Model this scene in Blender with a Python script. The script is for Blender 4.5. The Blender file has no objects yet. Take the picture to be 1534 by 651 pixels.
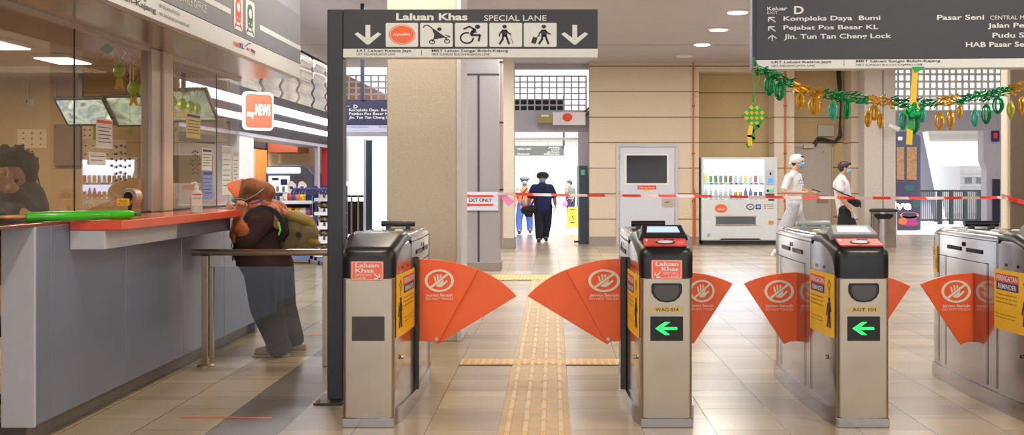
import bpy, bmesh, math, random
from mathutils import Vector, Matrix
random.seed(7)
F=1600.0; CU=828.0; CV=270.0; CH=1.35
SC=bpy.context.scene; COL=SC.collection
def P(u,v,Y): return Vector(((u-CU)*Y/F, Y, CH-(v-CV)*Y/F))
def X_(u,Y): return (u-CU)*Y/F
def Z_(v,Y): return CH-(v-CV)*Y/F
def lin(c):
    c=c/255.0
    return c/12.92 if c<=0.04045 else ((c+0.055)/1.055)**2.4
def rgb(r,g,b): return (lin(r),lin(g),lin(b),1.0)
# ---------------------------------------------------------------- materials
def newmat(name):
    m=bpy.data.materials.new(name); m.use_nodes=True
    nt=m.node_tree; b=nt.nodes['Principled BSDF']
    return m,nt,b
def mat(name,c,rough=0.5,metal=0.0,spec=0.5,var=0.0,scale=20.0,bump=0.0,bscale=None,coat=0.0,detail=4):
    m,nt,b=newmat(name)
    col=rgb(*c); b.inputs['Base Color'].default_value=col
    b.inputs['Roughness'].default_value=rough; b.inputs['Metallic'].default_value=metal
    b.inputs['Specular IOR Level'].default_value=spec; b.inputs['Coat Weight'].default_value=coat
    tc=nt.nodes.new('ShaderNodeTexCoord')
    n=nt.nodes.new('ShaderNodeTexNoise'); n.inputs['Scale'].default_value=scale; n.inputs['Detail'].default_value=detail
    nt.links.new(tc.outputs['Object'],n.inputs['Vector'])
    v=max(var,0.02)
    r=nt.nodes.new('ShaderNodeValToRGB')
    r.color_ramp.elements[0].position=0.35; r.color_ramp.elements[1].position=0.65
    r.color_ramp.elements[0].color=tuple(x*(1-v) for x in col[:3])+(1,)
    r.color_ramp.elements[1].color=tuple(min(1,x*(1+v)) for x in col[:3])+(1,)
    nt.links.new(n.outputs['Fac'],r.inputs['Fac']); nt.links.new(r.outputs['Color'],b.inputs['Base Color'])
    if bump:
        n2=n
        if bscale:
            n2=nt.nodes.new('ShaderNodeTexNoise'); n2.inputs['Scale'].default_value=bscale
            nt.links.new(tc.outputs['Object'],n2.inputs['Vector'])
        bp=nt.nodes.new('ShaderNodeBump'); bp.inputs['Strength'].default_value=bump; bp.inputs['Distance'].default_value=0.01
        nt.links.new(n2.outputs['Fac'],bp.inputs['Height']); nt.links.new(bp.outputs['Normal'],b.inputs['Normal'])
    return m
def emit(name,c,s):
    m,nt,b=newmat(name)
    b.inputs['Base Color'].default_value=rgb(*c)
    b.inputs['Emission Color'].default_value=rgb(*c); b.inputs['Emission Strength'].default_value=s
    b.inputs['Roughness'].default_value=0.5
    return m
def glass(name,tint=(235,240,245),f0=0.04,rough=0.0,extra=0.0):
    """thin pane: Schlick reflection over a tinted transparent sheet"""
    m,nt,b=newmat(name); nt.nodes.remove(b)
    out=nt.nodes['Material Output']
    t=nt.nodes.new('ShaderNodeBsdfTransparent'); t.inputs['Color'].default_value=rgb(*tint)
    g=nt.nodes.new('ShaderNodeBsdfGlossy'); g.inputs['Roughness'].default_value=rough
    lw=nt.nodes.new('ShaderNodeLayerWeight'); lw.inputs['Blend'].default_value=0.5
    pw=nt.nodes.new('ShaderNodeMath'); pw.operation='POWER'; pw.inputs[1].default_value=5.0
    ad=nt.nodes.new('ShaderNodeMath'); ad.operation='MULTIPLY_ADD'; ad.use_clamp=True; ad.inputs[1].default_value=1-f0; ad.inputs[2].default_value=f0+extra
    mx=nt.nodes.new('ShaderNodeMixShader')
    nt.links.new(lw.outputs['Facing'],pw.inputs[0]); nt.links.new(pw.outputs[0],ad.inputs[0]); nt.links.new(ad.outputs[0],mx.inputs['Fac'])
    nt.links.new(t.outputs[0],mx.inputs[1]); nt.links.new(g.outputs[0],mx.inputs[2]); nt.links.new(mx.outputs[0],out.inputs['Surface'])
    return m
def brick(name,c1,c2,mortar,bw,rh,axes,ms=0.006,offset=0.5,rough=0.6,shift=(0,0),bump=0.3,speck=0.08,sscale=60,spec=0.5):
    m,nt,b=newmat(name)
    tc=nt.nodes.new('ShaderNodeTexCoord'); sp=nt.nodes.new('ShaderNodeSeparateXYZ'); cb=nt.nodes.new('ShaderNodeCombineXYZ')
    nt.links.new(tc.outputs['Object'],sp.inputs[0])
    for i,a in enumerate(axes):
        ad=nt.nodes.new('ShaderNodeMath'); ad.operation='ADD'; ad.inputs[1].default_value=shift[i]
        nt.links.new(sp.outputs['XYZ'.index(a)],ad.inputs[0]); nt.links.new(ad.outputs[0],cb.inputs[i])
    br=nt.nodes.new('ShaderNodeTexBrick'); br.offset=offset; br.inputs['Scale'].default_value=1.0
    br.inputs['Color1'].default_value=rgb(*c1); br.inputs['Color2'].default_value=rgb(*c2); br.inputs['Mortar'].default_value=rgb(*mortar)
    br.inputs['Mortar Size'].default_value=ms; br.inputs['Brick Width'].default_value=bw; br.inputs['Row Height'].default_value=rh
    br.inputs['Mortar Smooth'].default_value=0.2
    nt.links.new(cb.outputs[0],br.inputs['Vector'])
    n=nt.nodes.new('ShaderNodeTexNoise'); n.inputs['Scale'].default_value=sscale; n.inputs['Detail'].default_value=3
    nt.links.new(tc.outputs['Object'],n.inputs['Vector'])
    mr=nt.nodes.new('ShaderNodeMapRange'); mr.inputs[3].default_value=1-speck; mr.inputs[4].default_value=1+speck
    mr.inputs[1].default_value=0.3; mr.inputs[2].default_value=0.7
    nt.links.new(n.outputs['Fac'],mr.inputs[0])
    mx=nt.nodes.new('ShaderNodeMix'); mx.data_type='RGBA'; mx.blend_type='MULTIPLY'; mx.inputs['Factor'].default_value=1
    nt.links.new(br.outputs['Color'],mx.inputs['A']); nt.links.new(mr.outputs[0],mx.inputs['B'])
    nt.links.new(mx.outputs['Result'],b.inputs['Base Color'])
    bp=nt.nodes.new('ShaderNodeBump'); bp.inputs['Strength'].default_value=bump; bp.inputs['Distance'].default_value=0.01; bp.invert=True
    nt.links.new(br.outputs['Fac'],bp.inputs['Height']); nt.links.new(bp.outputs['Normal'],b.inputs['Normal'])
    b.inputs['Roughness'].default_value=rough; b.inputs['Specular IOR Level'].default_value=spec
    return m,nt,b,mx,sp
def patterned(name,cols,scale,rough=0.8,voronoi=False):
    m,nt,b=newmat(name)
    tc=nt.nodes.new('ShaderNodeTexCoord')
    n=nt.nodes.new('ShaderNodeTexVoronoi' if voronoi else 'ShaderNodeTexNoise'); n.inputs['Scale'].default_value=scale
    r=nt.nodes.new('ShaderNodeValToRGB'); cr=r.color_ramp; cr.interpolation='LINEAR'
    k=len(cols)
    for i,c in enumerate(cols):
        p=0.3+0.4*i/(k-1)
        e=cr.elements[i] if i<2 else cr.elements.new(p)
        e.position=p
    for i,e in enumerate(sorted(cr.elements,key=lambda q:q.position)): e.color=rgb(*cols[i])
    nt.links.new(tc.outputs['Object'],n.inputs['Vector'])
    nt.links.new(n.outputs['Color' if voronoi else 'Fac'],r.inputs['Fac']); nt.links.new(r.outputs['Color'],b.inputs['Base Color'])
    b.inputs['Roughness'].default_value=rough
    return m
# ---------------------------------------------------------------- object helpers
WM={}   # world matrix of every Empty / mesh used as parent
def setp(o,label=None,cat=None,group=None,kind=None):
    if label: o['label']=label
    if cat: o['category']=cat
    if group: o['group']=group
    if kind: o['kind']=kind
    return o
def thing(name,label,cat,loc=(0,0,0),group=None):
    o=bpy.data.objects.new(name,None); COL.objects.link(o); o.location=loc
    o.empty_display_size=0.1
    WM[o.name]=Matrix.Translation(Vector(loc)); return setp(o,label,cat,group)
def link(name,me,parent=None,label=None,cat=None,group=None,kind=None):
    """me holds world coordinates; the origin goes to the base of the shape, or to the parent's"""
    o=bpy.data.objects.new(name,me); COL.objects.link(o)
    if len(me.vertices):
        xs=[v.co.x for v in me.vertices]; ys=[v.co.y for v in me.vertices]; zs=[v.co.z for v in me.vertices]
        c=Vector(((min(xs)+max(xs))/2,(min(ys)+max(ys))/2,min(zs)))
    else: c=Vector()
    if kind=='structure': c=Vector()
    me.transform(Matrix.Translation(-c))
    if parent is not None:
        o.parent=parent; o.location=WM[parent.name].inverted()@c
    else: o.location=c
    WM[o.name]=Matrix.Translation(c)
    return setp(o,label,cat,group,kind)
def copy_tree(o,parent=None):
    c=o.copy(); COL.objects.link(c); c.parent=parent
    for ch in list(o.children): copy_tree(ch,c)
    return c
class Fr:
    def __init__(s,o,r=(1,0,0),up=(0,0,1)):
        s.o=Vector(o); s.r=Vector(r).normalized(); s.up=Vector(up).normalized(); s.n=s.r.cross(s.up)
    def at(s,a,b,d=0): return s.o+s.r*a+s.up*b+s.n*d
    def px(s,u,v):
        C=Vector((0,0,CH)); D=Vector(((u-CU)/F,1,-(v-CV)/F))
        t=(s.o-C).dot(s.n)/D.dot(s.n); p=C+D*t-s.o
        return (p.dot(s.r),p.dot(s.up))
def front(Y): return Fr((0,Y,0))
class MB:
    def __init__(s): s.v=[]; s.f=[]; s.m=[]
    def add(s,vs,fs,mi=0):
        k=len(s.v); s.v+= [Vector(v) for v in vs]
        for f in fs: s.f.append([i+k for i in f]); s.m.append(mi)
        return s
    def box(s,x0,x1,y0,y1,z0,z1,mi=0):
        x0,x1=sorted((x0,x1)); y0,y1=sorted((y0,y1)); z0,z1=sorted((z0,z1))
        vs=[(x,y,z) for z in (z0,z1) for (x,y) in ((x0,y0),(x1,y0),(x1,y1),(x0,y1))]
        return s.add(vs,[(3,2,1,0),(4,5,6,7),(0,1,5,4),(1,2,6,5),(2,3,7,6),(3,0,4,7)],mi)
    def obox(s,M,sx,sy,sz,mi=0):
        vs=[M@Vector((x*sx/2,y*sy/2,z*sz/2)) for z in (-1,1) for (x,y) in ((-1,-1),(1,-1),(1,1),(-1,1))]
        return s.add(vs,[(3,2,1,0),(4,5,6,7),(0,1,5,4),(1,2,6,5),(2,3,7,6),(3,0,4,7)],mi)
    def prism(s,fr,pts,d0,d1,mi=0):
        """pts local 2D, extruded from offset d0 to d1 (d1 nearer to the viewer)"""
        n=len(pts); 
        a=sum(pts[i][0]*pts[(i+1)%n][1]-pts[(i+1)%n][0]*pts[i][1] for i in range(n))
        if a<0: pts=pts[::-1]
        vs=[fr.at(p[0],p[1],d1) for p in pts]+[fr.at(p[0],p[1],d0) for p in pts]
        fs=[list(range(n)),list(range(2*n-1,n-1,-1))]+[(i,i+n,(i+1)%n+n,(i+1)%n) for i in range(n)]
        return s.add(vs,fs,mi)
    def ppx(s,fr,pts,d0,d1,mi=0): return s.prism(fr,[fr.px(*p) for p in pts],d0,d1,mi)
    def rpx(s,fr,u0,v0,u1,v1,d0,d1,mi=0,r=0):
        a0,b0=fr.px(u0,v1); a1,b1=fr.px(u1,v0)
        return s.prism(fr,rrect(a0,b0,a1,b1,r),d0,d1,mi)
    def ell(s,fr,c,rx,ry,d0,d1,mi=0,n=28,inner=0):
        if not inner: return s.prism(fr,[(c[0]+rx*math.cos(2*math.pi*i/n),c[1]+ry*math.sin(2*math.pi*i/n)) for i in range(n)],d0,d1,mi)
        for i in range(n):
            a,b=2*math.pi*i/n,2*math.pi*(i+1)/n
            q=[(c[0]+k*rx*math.cos(t),c[1]+k*ry*math.sin(t)) for (k,t) in ((1,a),(1,b),(inner,b),(inner,a))]
            s.prism(fr,q,d0,d1,mi)
        return s
    def stroke(s,fr,pts,w,d0,d1,mi=0):
        for i in range(len(pts)-1):
            a,b=Vector(pts[i]),Vector(pts[i+1]); t=(b-a)
            if t.length<1e-9: continue
            t.normalize(); nn=Vector((-t.y,t.x))*w/2; a=a-t*w*0.25; b=b+t*w*0.25
            s.prism(fr,[tuple(a-nn),tuple(b-nn),tuple(b+nn),tuple(a+nn)],d0,d1,mi)
        return s
    def tube(s,pts,r,n=8,mi=0,closed=False,caps=True):
        pts=[Vector(p) for p in pts]; rs=r if isinstance(r,(list,tuple)) else [r]*len(pts)
        up=Vector((0,0,1)); rings=[]; prev=None
        for i,p in enumerate(pts):
            a=pts[max(i-1,0)]; b=pts[min(i+1,len(pts)-1)]; t=(b-a)
            if t.length<1e-9: t=Vector((0,0,1))
            t.normalize()
            if prev is None:
                x=t.cross(up); 
                if x.length<1e-3: x=t.cross(Vector((0,1,0)))
            else: x=prev-t*prev.dot(t)
            x.normalize(); prev=x; y=t.cross(x)
            rings.append([p+(x*math.cos(2*math.pi*k/n)+y*math.sin(2*math.pi*k/n))*rs[i] for k in range(n)])
        vs=[q for rg in rings for q in rg]; fs=[]
        for i in range(len(pts)-1):
            for k in range(n): fs.append((i*n+k,i*n+(k+1)%n,(i+1)*n+(k+1)%n,(i+1)*n+k))
        if caps: fs+=[list(range(n-1,-1,-1)),list(range((len(pts)-1)*n,len(pts)*n))]
        return s.add(vs,fs,mi)
    def lathe(s,c,prof,n=20,mi=0,sx=1,sy=1):
        """prof: list of (r,z) bottom to top"""
        c=Vector(c); vs=[]; fs=[]
        for (r,z) in prof:
            for k in range(n):
                a=2*math.pi*k/n; vs.append(c+Vector((r*sx*math.cos(a),r*sy*math.sin(a),z)))
        for i in range(len(prof)-1):
            for k in range(n): fs.append((i*n+k,i*n+(k+1)%n,(i+1)*n+(k+1)%n,(i+1)*n+k))
        fs+=[list(range(n-1,-1,-1)),list(range((len(prof)-1)*n,len(prof)*n))]
        return s.add(vs,fs,mi)
    def loft(s,rings,mi=0,caps=True):
        n=len(rings[0]); vs=[q for r in rings for q in r]; fs=[]
        for i in range(len(rings)-1):
            for k in range(n): fs.append((i*n+k,i*n+(k+1)%n,(i+1)*n+(k+1)%n,(i+1)*n+k))
        if caps: fs+=[list(range(n-1,-1,-1)),list(range((len(rings)-1)*n,len(rings)*n))]
        return s.add(vs,fs,mi)
    def mesh(s,name,mats,bevel=0,smooth=False,seg=2):
        me=bpy.data.meshes.new(name); me.from_pydata([tuple(v) for v in s.v],[],s.f)
        for m in (mats if isinstance(mats,(list,tuple)) else [mats]): me.materials.append(m)
        for p,i in zip(me.polygons,s.m): p.material_index=i
        bm=bmesh.new(); bm.from_mesh(me)
        bmesh.ops.recalc_face_normals(bm,faces=bm.faces)
        if bevel:
            es=[e for e in bm.edges if len(e.link_faces)==2 and e.calc_face_angle(0)>0.6]
            bmesh.ops.bevel(bm,geom=es,offset=bevel,segments=seg,profile=0.5,affect='EDGES',clamp_overlap=True)
        if smooth:
            for f in bm.faces: f.smooth=True
            for e in bm.edges:
                if len(e.link_faces)==2 and e.calc_face_angle(0)>0.7: e.smooth=False
        bm.to_mesh(me); bm.free(); return me
    def build(s,name,mats,parent=None,bevel=0,smooth=False,seg=2,**k):
        return link(name,s.mesh(name,mats,bevel,smooth,seg),parent,**k)
def rrect(a0,b0,a1,b1,r=0,n=4):
    if r<=0: return [(a0,b0),(a1,b0),(a1,b1),(a0,b1)]
    o=[]
    for (cx,cy,s0) in ((a1-r,b0+r,-90),(a1-r,b1-r,0),(a0+r,b1-r,90),(a0+r,b0+r,180)):
        for i in range(n+1):
            t=math.radians(s0+90*i/n); o.append((cx+r*math.cos(t),cy+r*math.sin(t)))
    return o
def crop(ox,oy,s): return lambda x,y:(ox+x/s,oy+y/s)
# ---------------------------------------------------------------- text
_TC={}
def glyphs(txt,bold=0.0,shear=0.0):
    k=(txt,bold,shear)
    if k in _TC: return _TC[k]
    cu=bpy.data.curves.new('t','FONT'); cu.body=txt; cu.size=1; cu.offset=bold; cu.shear=shear; cu.resolution_u=3
    cu.fill_mode='FRONT'
    o=bpy.data.objects.new('t',cu); COL.objects.link(o)
    dg=bpy.context.evaluated_depsgraph_get(); dg.update()
    me=bpy.data.meshes.new_from_object(o.evaluated_get(dg))
    vs=[(v.co.x,v.co.y) for v in me.vertices]; fs=[tuple(p.vertices) for p in me.polygons]
    bpy.data.objects.remove(o); bpy.data.curves.remove(cu); bpy.data.meshes.remove(me)
    _TC[k]=(vs,fs); return _TC[k]
CAP=[None]
def text_into(mb,txt,mapf,a0,a1,b0,b1,mi=0,bold=0.0,shear=0.0,prefix=None):
    """glyphs fitted so the string (or its prefix) spans a0..a1; baseline b0, cap height b1; mapf(a,b)->world"""
    if CAP[0] is None:
        h=glyphs('H')[0]; CAP[0]=max(p[1] for p in h)
    vs,fs=glyphs(txt,bold,shear); pv=glyphs(prefix,bold,shear)[0] if prefix else vs
    x0=min(p[0] for p in pv); x1=max(p[0] for p in pv); sx=(a1-a0)/(x1-x0); sy=(b1-b0)/(CAP[0]+2*bold)
    mb.add([mapf(a0+(p[0]-x0)*sx,b0+(p[1]+bold)*sy) for p in vs],fs,mi)
def text_px(mb,fr,txt,u0,v0,u1,v1,d=0.003,**k):
    a0,b0=fr.px(u0,v1); a1,b1=fr.px(u1,v0)
    text_into(mb,txt,lambda a,b:fr.at(a,b,d),a0,a1,b0,b1,**k)
# ---------------------------------------------------------------- bodies: blobs fused by voxel remesh
class Blob:
    def __init__(s,sx=1.0,sy=1.0): s.mb=MB(); s.sx=sx; s.sy=sy
    def cap(s,p0,p1,r0,r1=None,sx=1.0,sy=1.0,n=14):
        p0=Vector(p0); p1=Vector(p1); r1=r0 if r1 is None else r1
        t=p1-p0
        if t.length<1e-6: t=Vector((0,0,1e-4)); p1=p0+t
        L=t.length; t=t/L; x=t.cross(Vector((0,1,0)))
        if x.length<0.05: x=t.cross(Vector((1,0,0)))
        x.normalize(); y=t.cross(x); rings=[]
        st=[(p0-t*r0*math.cos(a),r0*math.sin(a)) for a in (0.12,0.6,1.1)]+[(p0,r0)]
        st+=[(p0+t*L*k/4,r0+(r1-r0)*k/4) for k in (1,2,3)]
        st+=[(p1,r1)]+[(p1+t*r1*math.cos(a),r1*math.sin(a)) for a in (1.1,0.6,0.12)]
        for (c,r) in st:
            rg=[]
            for k in range(n):
                o=(x*math.cos(2*math.pi*k/n)+y*math.sin(2*math.pi*k/n))*r
                o.x*=sx*s.sx; o.y*=sy*s.sy
                rg.append(c+o)
            rings.append(rg)
        s.mb.loft(rings); return s
    def sph(s,c,r,sx=1.0,sy=1.0,sz=1.0,rot=None,n=16):
        c=Vector(c); rings=[]
        for i in range(1,10):
            a=math.pi*i/10
            rg=[]
            for k in range(n):
                o=Vector((r*sx*math.sin(a)*math.cos(2*math.pi*k/n),r*sy*math.sin(a)*math.sin(2*math.pi*k/n),-r*sz*math.cos(a)))
                if rot: o=rot@o
                o.x*=s.sx; o.y*=s.sy
                rg.append(c+o)
            rings.append(rg)
        s.mb.loft(rings); return s
    def build(s,name,mats,parent=None,voxel=0.012,smooth=3,**k):
        me=s.mb.mesh('b',mats)
        o=bpy.data.objects.new('b',me); COL.objects.link(o)
        r=o.modifiers.new('r','REMESH'); r.mode='VOXEL'; r.voxel_size=voxel; r.use_smooth_shade=True
        q=o.modifiers.new('s','SMOOTH'); q.factor=0.5; q.iterations=smooth
        dg=bpy.context.evaluated_depsgraph_get(); dg.update()
        m2=bpy.data.meshes.new_from_object(o.evaluated_get(dg))
        bpy.data.objects.remove(o); bpy.data.meshes.remove(me)
        m2.materials.clear()
        for m in (mats if isinstance(mats,(list,tuple)) else [mats]): m2.materials.append(m)
        for p in m2.polygons: p.use_smooth=True
        return link(name,m2,parent,**k)
def hand(b,w,d,side,s=1.0,curl=0.6,thumb=1):
    """w wrist, d pointing direction of the palm, side = across the palm (towards the thumb)"""
    w=Vector(w); d=Vector(d).normalized(); sd=Vector(side); sd=(sd-d*sd.dot(d)).normalized(); nn=d.cross(sd)
    for k in range(4):
        a=w+d*0.015*s+sd*(0.022-0.015*k)*s; c=w+d*0.085*s+sd*(0.028-0.019*k)*s
        b.cap(a,c,0.014*s,0.012*s)
        L=(0.04,0.046,0.042,0.032)[k]*s
        p=c; ang=0
        for j in range(3):
            ang+=curl*(0.5 if j==0 else 1.0)
            q=p+(d*math.cos(ang)+nn*math.sin(ang))*L*(1,0.7,0.55)[j]
            b.cap(p,q,(0.0095-0.001*j)*s,(0.0085-0.001*j)*s,n=8); p=q
    t0=w+d*0.02*s+sd*0.025*s; t1=t0+(d*0.55+sd*0.75+nn*0.25*thumb).normalized()*0.045*s
    t2=t1+(d*0.9+sd*0.15+nn*0.45*thumb).normalized()*0.032*s
    b.cap(t0,t1,0.014*s,0.011*s,n=8); b.cap(t1,t2,0.011*s,0.009*s,n=8)
def head(b,c,f,s=1.0):
    """head with jaw, nose, ears, brow; c centre, f facing direction (unit, horizontal-ish)"""
    c=Vector(c); f=Vector(f).normalized(); lf=Vector((0,0,1)).cross(f).normalized(); up=f.cross(lf)
    rot=Matrix((f,lf,up)).transposed()
    b.sph(c+up*0.02*s,0.1*s,1.0,0.8,1.0,rot); b.sph(c-up*0.045*s+f*0.022*s,0.072*s,0.95,0.82,1.0,rot)
    b.sph(c-up*0.085*s+f*0.055*s,0.026*s,1,1.2,0.8,rot)
    b.cap(c+f*0.092*s+up*0.012*s,c+f*0.11*s-up*0.022*s,0.009*s,0.014*s)
    b.cap(c+f*0.088*s+up*0.03*s+lf*0.035*s,c+f*0.088*s+up*0.03*s-lf*0.035*s,0.012*s)
    b.cap(c+f*0.088*s-up*0.05*s+lf*0.018*s,c+f*0.088*s-up*0.05*s-lf*0.018*s,0.008*s)
    for q in (-1,1): b.sph(c+lf*0.082*s*q-up*0.005*s-f*0.008*s,0.026*s,0.6,0.3,1.1,rot)
    return rot
# ================================================================ materials
M={}
M['col']=mat('column_render',(216,204,184),0.85,var=0.045,scale=55,bump=0.12,bscale=90)
M['colgrey']=mat('grey_column_render',(165,160,160),0.85,var=0.08,scale=60,bump=0.2)
M['colwhite']=mat('white_column_edge',(225,225,232),0.7,var=0.03)
M['ceil']=mat('ceiling_panel',(186,180,188),0.55,var=0.03,scale=3)
M['ceilstrip']=mat('ceiling_trim',(140,138,140),0.5)
M['frame']=mat('lavender_grey_paint',(176,174,190),0.5,var=0.03,scale=6)
M['darkpost']=mat('charcoal_powder_coat',(52,54,60),0.45,var=0.03)
M['black']=mat('black_plastic',(15,15,18),0.33)
M['blackm']=mat('matt_black',(30,30,33),0.6)
M['white']=mat('white_paint',(225,226,226),0.4,var=0.02)
M['signwhite']=mat('sign_white',(226,226,222),0.5)
M['signgrey']=mat('sign_charcoal',(54,56,60),0.45,var=0.03)
M['signblue']=mat('sign_navy',(36,38,72),0.45)
M['orange']=mat('orange_leaf',(246,100,34),0.38,var=0.04,scale=4,coat=0.15)
M['orangeS']=mat('orange_sticker',(250,96,52),0.5)
M['pinkS']=mat('coral_sticker',(250,112,84),0.5)
M['cream']=mat('cream_print',(228,228,205),0.5)
M['steel']=mat('brushed_steel',(184,170,150),0.36,1.0,var=0.06,scale=5)
M['steelside']=mat('polished_steel',(182,178,178),0.16,1.0,var=0.06,scale=3)
M['steeldk']=mat('dark_steel',(70,68,70),0.4,1.0)  # dark steel for seams, slots, rods and stems
M['yellow']=mat('yellow_sticker',(250,196,30),0.45)
M['navy']=mat('navy_print',(40,44,120),0.5)
M['red']=mat('red_print',(225,60,40),0.5)
M['green']=emit('green_led',(30,225,80),1.5)
M['screen']=emit('lcd_screen',(165,182,228),.55)
M['ink']=mat('dark_print',(50,48,52),0.6)
M['grout']=mat('grout',(90,85,80),0.8)
M['tact']=mat('tactile_tan',(196,166,120),0.55,var=0.08,scale=8)
M['tactridge']=mat('tactile_ridge',(214,190,150),0.5,var=0.06,scale=8)
M['tacty']=mat('tactile_yellow',(218,170,78),0.5,var=0.08,scale=10)
M['out']=mat('outdoor_white',(235,235,235),0.7,var=0.03)
M['outgrey']=mat('outdoor_grey',(150,150,155),0.7)
M['pipe']=mat('orange_pipe',(205,105,50),0.5)
# floor: rows of tiles laid along the depth of the hall, one strip of darker tiles
fm,nt,b,mx,sp=brick('floor_tiles',(184,166,138),(164,147,122),(112,98,86),0.535,0.39,'YX',ms=0.0035,offset=0.5,rough=0.24,shift=(0.10+0.535*20,0.294+0.39*40),bump=0.15,speck=0.06,sscale=90,spec=0.5)
gt=nt.nodes.new('ShaderNodeMath'); gt.operation='COMPARE'; gt.inputs[1].default_value=-1.659; gt.inputs[2].default_value=0.193
nt.links.new(sp.outputs[0],gt.inputs[0])
m2=nt.nodes.new('ShaderNodeMix'); m2.data_type='RGBA'; m2.blend_type='MULTIPLY'
nt.links.new(gt.outputs[0],m2.inputs['Factor']); nt.links.new(mx.outputs['Result'],m2.inputs['A']); m2.inputs['B'].default_value=rgb(178,178,186)
# a few rows of tiles in a slightly different batch
wv=nt.nodes.new('ShaderNodeTexNoise'); wv.inputs['Scale'].default_value=1.0; wv.noise_dimensions='1D'
fl=nt.nodes.new('ShaderNodeMath'); fl.operation='SNAP'; fl.inputs[1].default_value=0.2675
nt.links.new(sp.outputs[1],fl.inputs[0]); wm=nt.nodes.new('ShaderNodeMath'); wm.operation='MULTIPLY'; wm.inputs[1].default_value=3.7
nt.links.new(fl.outputs[0],wm.inputs[0]); nt.links.new(wm.outputs[0],wv.inputs['W'])
mr=nt.nodes.new('ShaderNodeMapRange'); mr.inputs[1].default_value=0.35; mr.inputs[2].default_value=0.65; mr.inputs[3].default_value=0.86; mr.inputs[4].default_value=1.08
nt.links.new(wv.outputs['Fac'],mr.inputs[0])
m3=nt.nodes.new('ShaderNodeMix'); m3.data_type='RGBA'; m3.blend_type='MULTIPLY'; m3.inputs['Factor'].default_value=1
nt.links.new(m2.outputs['Result'],m3.inputs['A']); nt.links.new(mr.outputs[0],m3.inputs['B'])
nt.links.new(m3.outputs['Result'],b.inputs['Base Color'])
M['floor']=fm
M['wall']=brick('beige_block_wall',(216,200,176),(210,193,168),(124,106,88),30.0,0.537,'XZ',ms=0.012,offset=0,rough=0.85,shift=(10.0,0.003),speck=0.07,sscale=40)[0]
M['wallshade']=brick('beige_wall_shaded',(198,172,128),(190,164,122),(108,90,68),30.0,0.537,'XZ',ms=0.012,offset=0,rough=0.85,shift=(10.0,-0.02),speck=0.09,sscale=40)[0]  # darker copy of the block wall, with the recesses' shade in its colour
M['plinth']=mat('grey_plinth',(150,140,130),0.7,var=0.08,scale=40)
M['hallwall']=brick('white_brick_wall',(226,222,216),(218,214,208),(196,190,184),0.6,0.3,'XZ',ms=0.02,rough=0.8,shift=(20,0))[0]
WB=22.5; CZ=3.825
def struct(mb,name,m,bevel=0,smooth=False,**k): return mb.build(name,m,bevel=bevel,smooth=smooth,kind='structure',**k)
# ---------------------------------------------------------------- floor, ceiling
struct(MB().box(-12,13,-5,26.5,-0.2,0),'floor',M['floor'])
struct(MB().box(-20,30,26.5,60,-0.2,-0.005),'floor_outside',mat('outside_paving',(200,198,196),0.35,var=0.05,scale=2))
mb=MB().box(-4.78,12,-5,23.4,CZ,CZ+0.35)
struct(mb,'ceiling',M['ceil'])
mb=MB()
for y in (2.5,7.5,12.5,19.5): mb.box(-4.7,11.9,y,y+0.012,CZ-0.006,CZ)
struct(mb,'trim_1',M['ceilstrip'])
# side wall far right, out of frame
struct(MB().box(12,12.3,-5,23.4,0,CZ),'wall_right',M['wall'])
# ---------------------------------------------------------------- back wall
def X22(u): return X_(u,WB)
mb=MB().box(X22(883),X22(1047),WB,WB+0.6,0,CZ)
struct(mb,'wall_back',M['wall'])
struct(MB().box(X22(1047),X22(1160),WB,WB+0.6,Z_(107,WB),CZ),'wall_back_header',M['wall'])
struct(MB().box(X22(1047)-0.05,X22(1165),WB+0.6,WB+0.8,0,CZ),'wall_back_niche',M['wallshade'])
struct(MB().box(X22(1160),X22(1190),WB,WB+0.6,0,CZ),'wall_back_pier',M['wall'])
struct(MB().box(X22(1188),X22(1278),WB+0.6,WB+0.8,0,CZ),'wall_back_alcove',M['wallshade'])
struct(MB().box(X22(1275),X22(1300),WB,WB+0.6,0,CZ),'wall_back_return',M['wall'])
struct(MB().box(X22(883),X22(1047)+0.002,WB-0.02,WB,0,Z_(354,WB),0).box(X22(1160),X22(1190),WB-0.02,WB,0,Z_(354,WB)),'baseboard_back',M['plinth'])
struct(MB().box(X22(770)-0.1,X22(883),WB+0.3,WB+0.5,Z_(94,WB)-0.1,CZ),'wall_back_upper_left',M['ceil'])
# ---------------------------------------------------------------- columns
def column(u0,u1,Yf,depth,m,name,base=None,edge=False):
    x0,x1=X_(u0,Yf),X_(u1,Yf)
    o=struct(MB().box(x0,x1,Yf,Yf+depth,0,CZ),name,m,bevel=0.012)
    if base: struct(MB().box(x0-0.02,x1+0.02,Yf-0.02,Yf+depth+0.02,0,base),name+'_plinth',M['plinth'],bevel=0.008)
    return o
column(579.5,684,8.96,0.62,M['col'],'column_front')
struct(MB().box(X_(684,8.96),X_(691,8.96),8.955,9.58,0,CZ),'trim_2',M['colwhite'],bevel=0.006)
column(690,748,15.9,0.55,M['colgrey'],'column_middle',base=Z_(392,15.9))
fr=front(15.9)
mb=MB().rpx(fr,690,110,748,112.5,0.0,0.004).rpx(fr,715.5,112,718.5,392,0.0,0.004)
struct(mb,'trim_3',mat('groove',(70,68,78),0.8))
column(748.5,770,21.3,0.55,M['col'],'column_rear',base=Z_(356,21.3))
column(1295,1342,22.0,0.45,mat('pale_column',(205,196,186),.8,var=.04),'column_centre_right')
struct(MB().rpx(front(22.0),1322,92,1323.5,362,0,0.006),'trim_4',mat('seam',(120,120,128),0.8))
M['colbrown']=mat('brown_column_panel',(120,104,88),0.7,var=0.05)
x0=X_(1511,16.0)
struct(MB().box(x0-0.03,x0+1.0,16.0,16.22,0,CZ),'column_right',M['col'],bevel=0.02)
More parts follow.
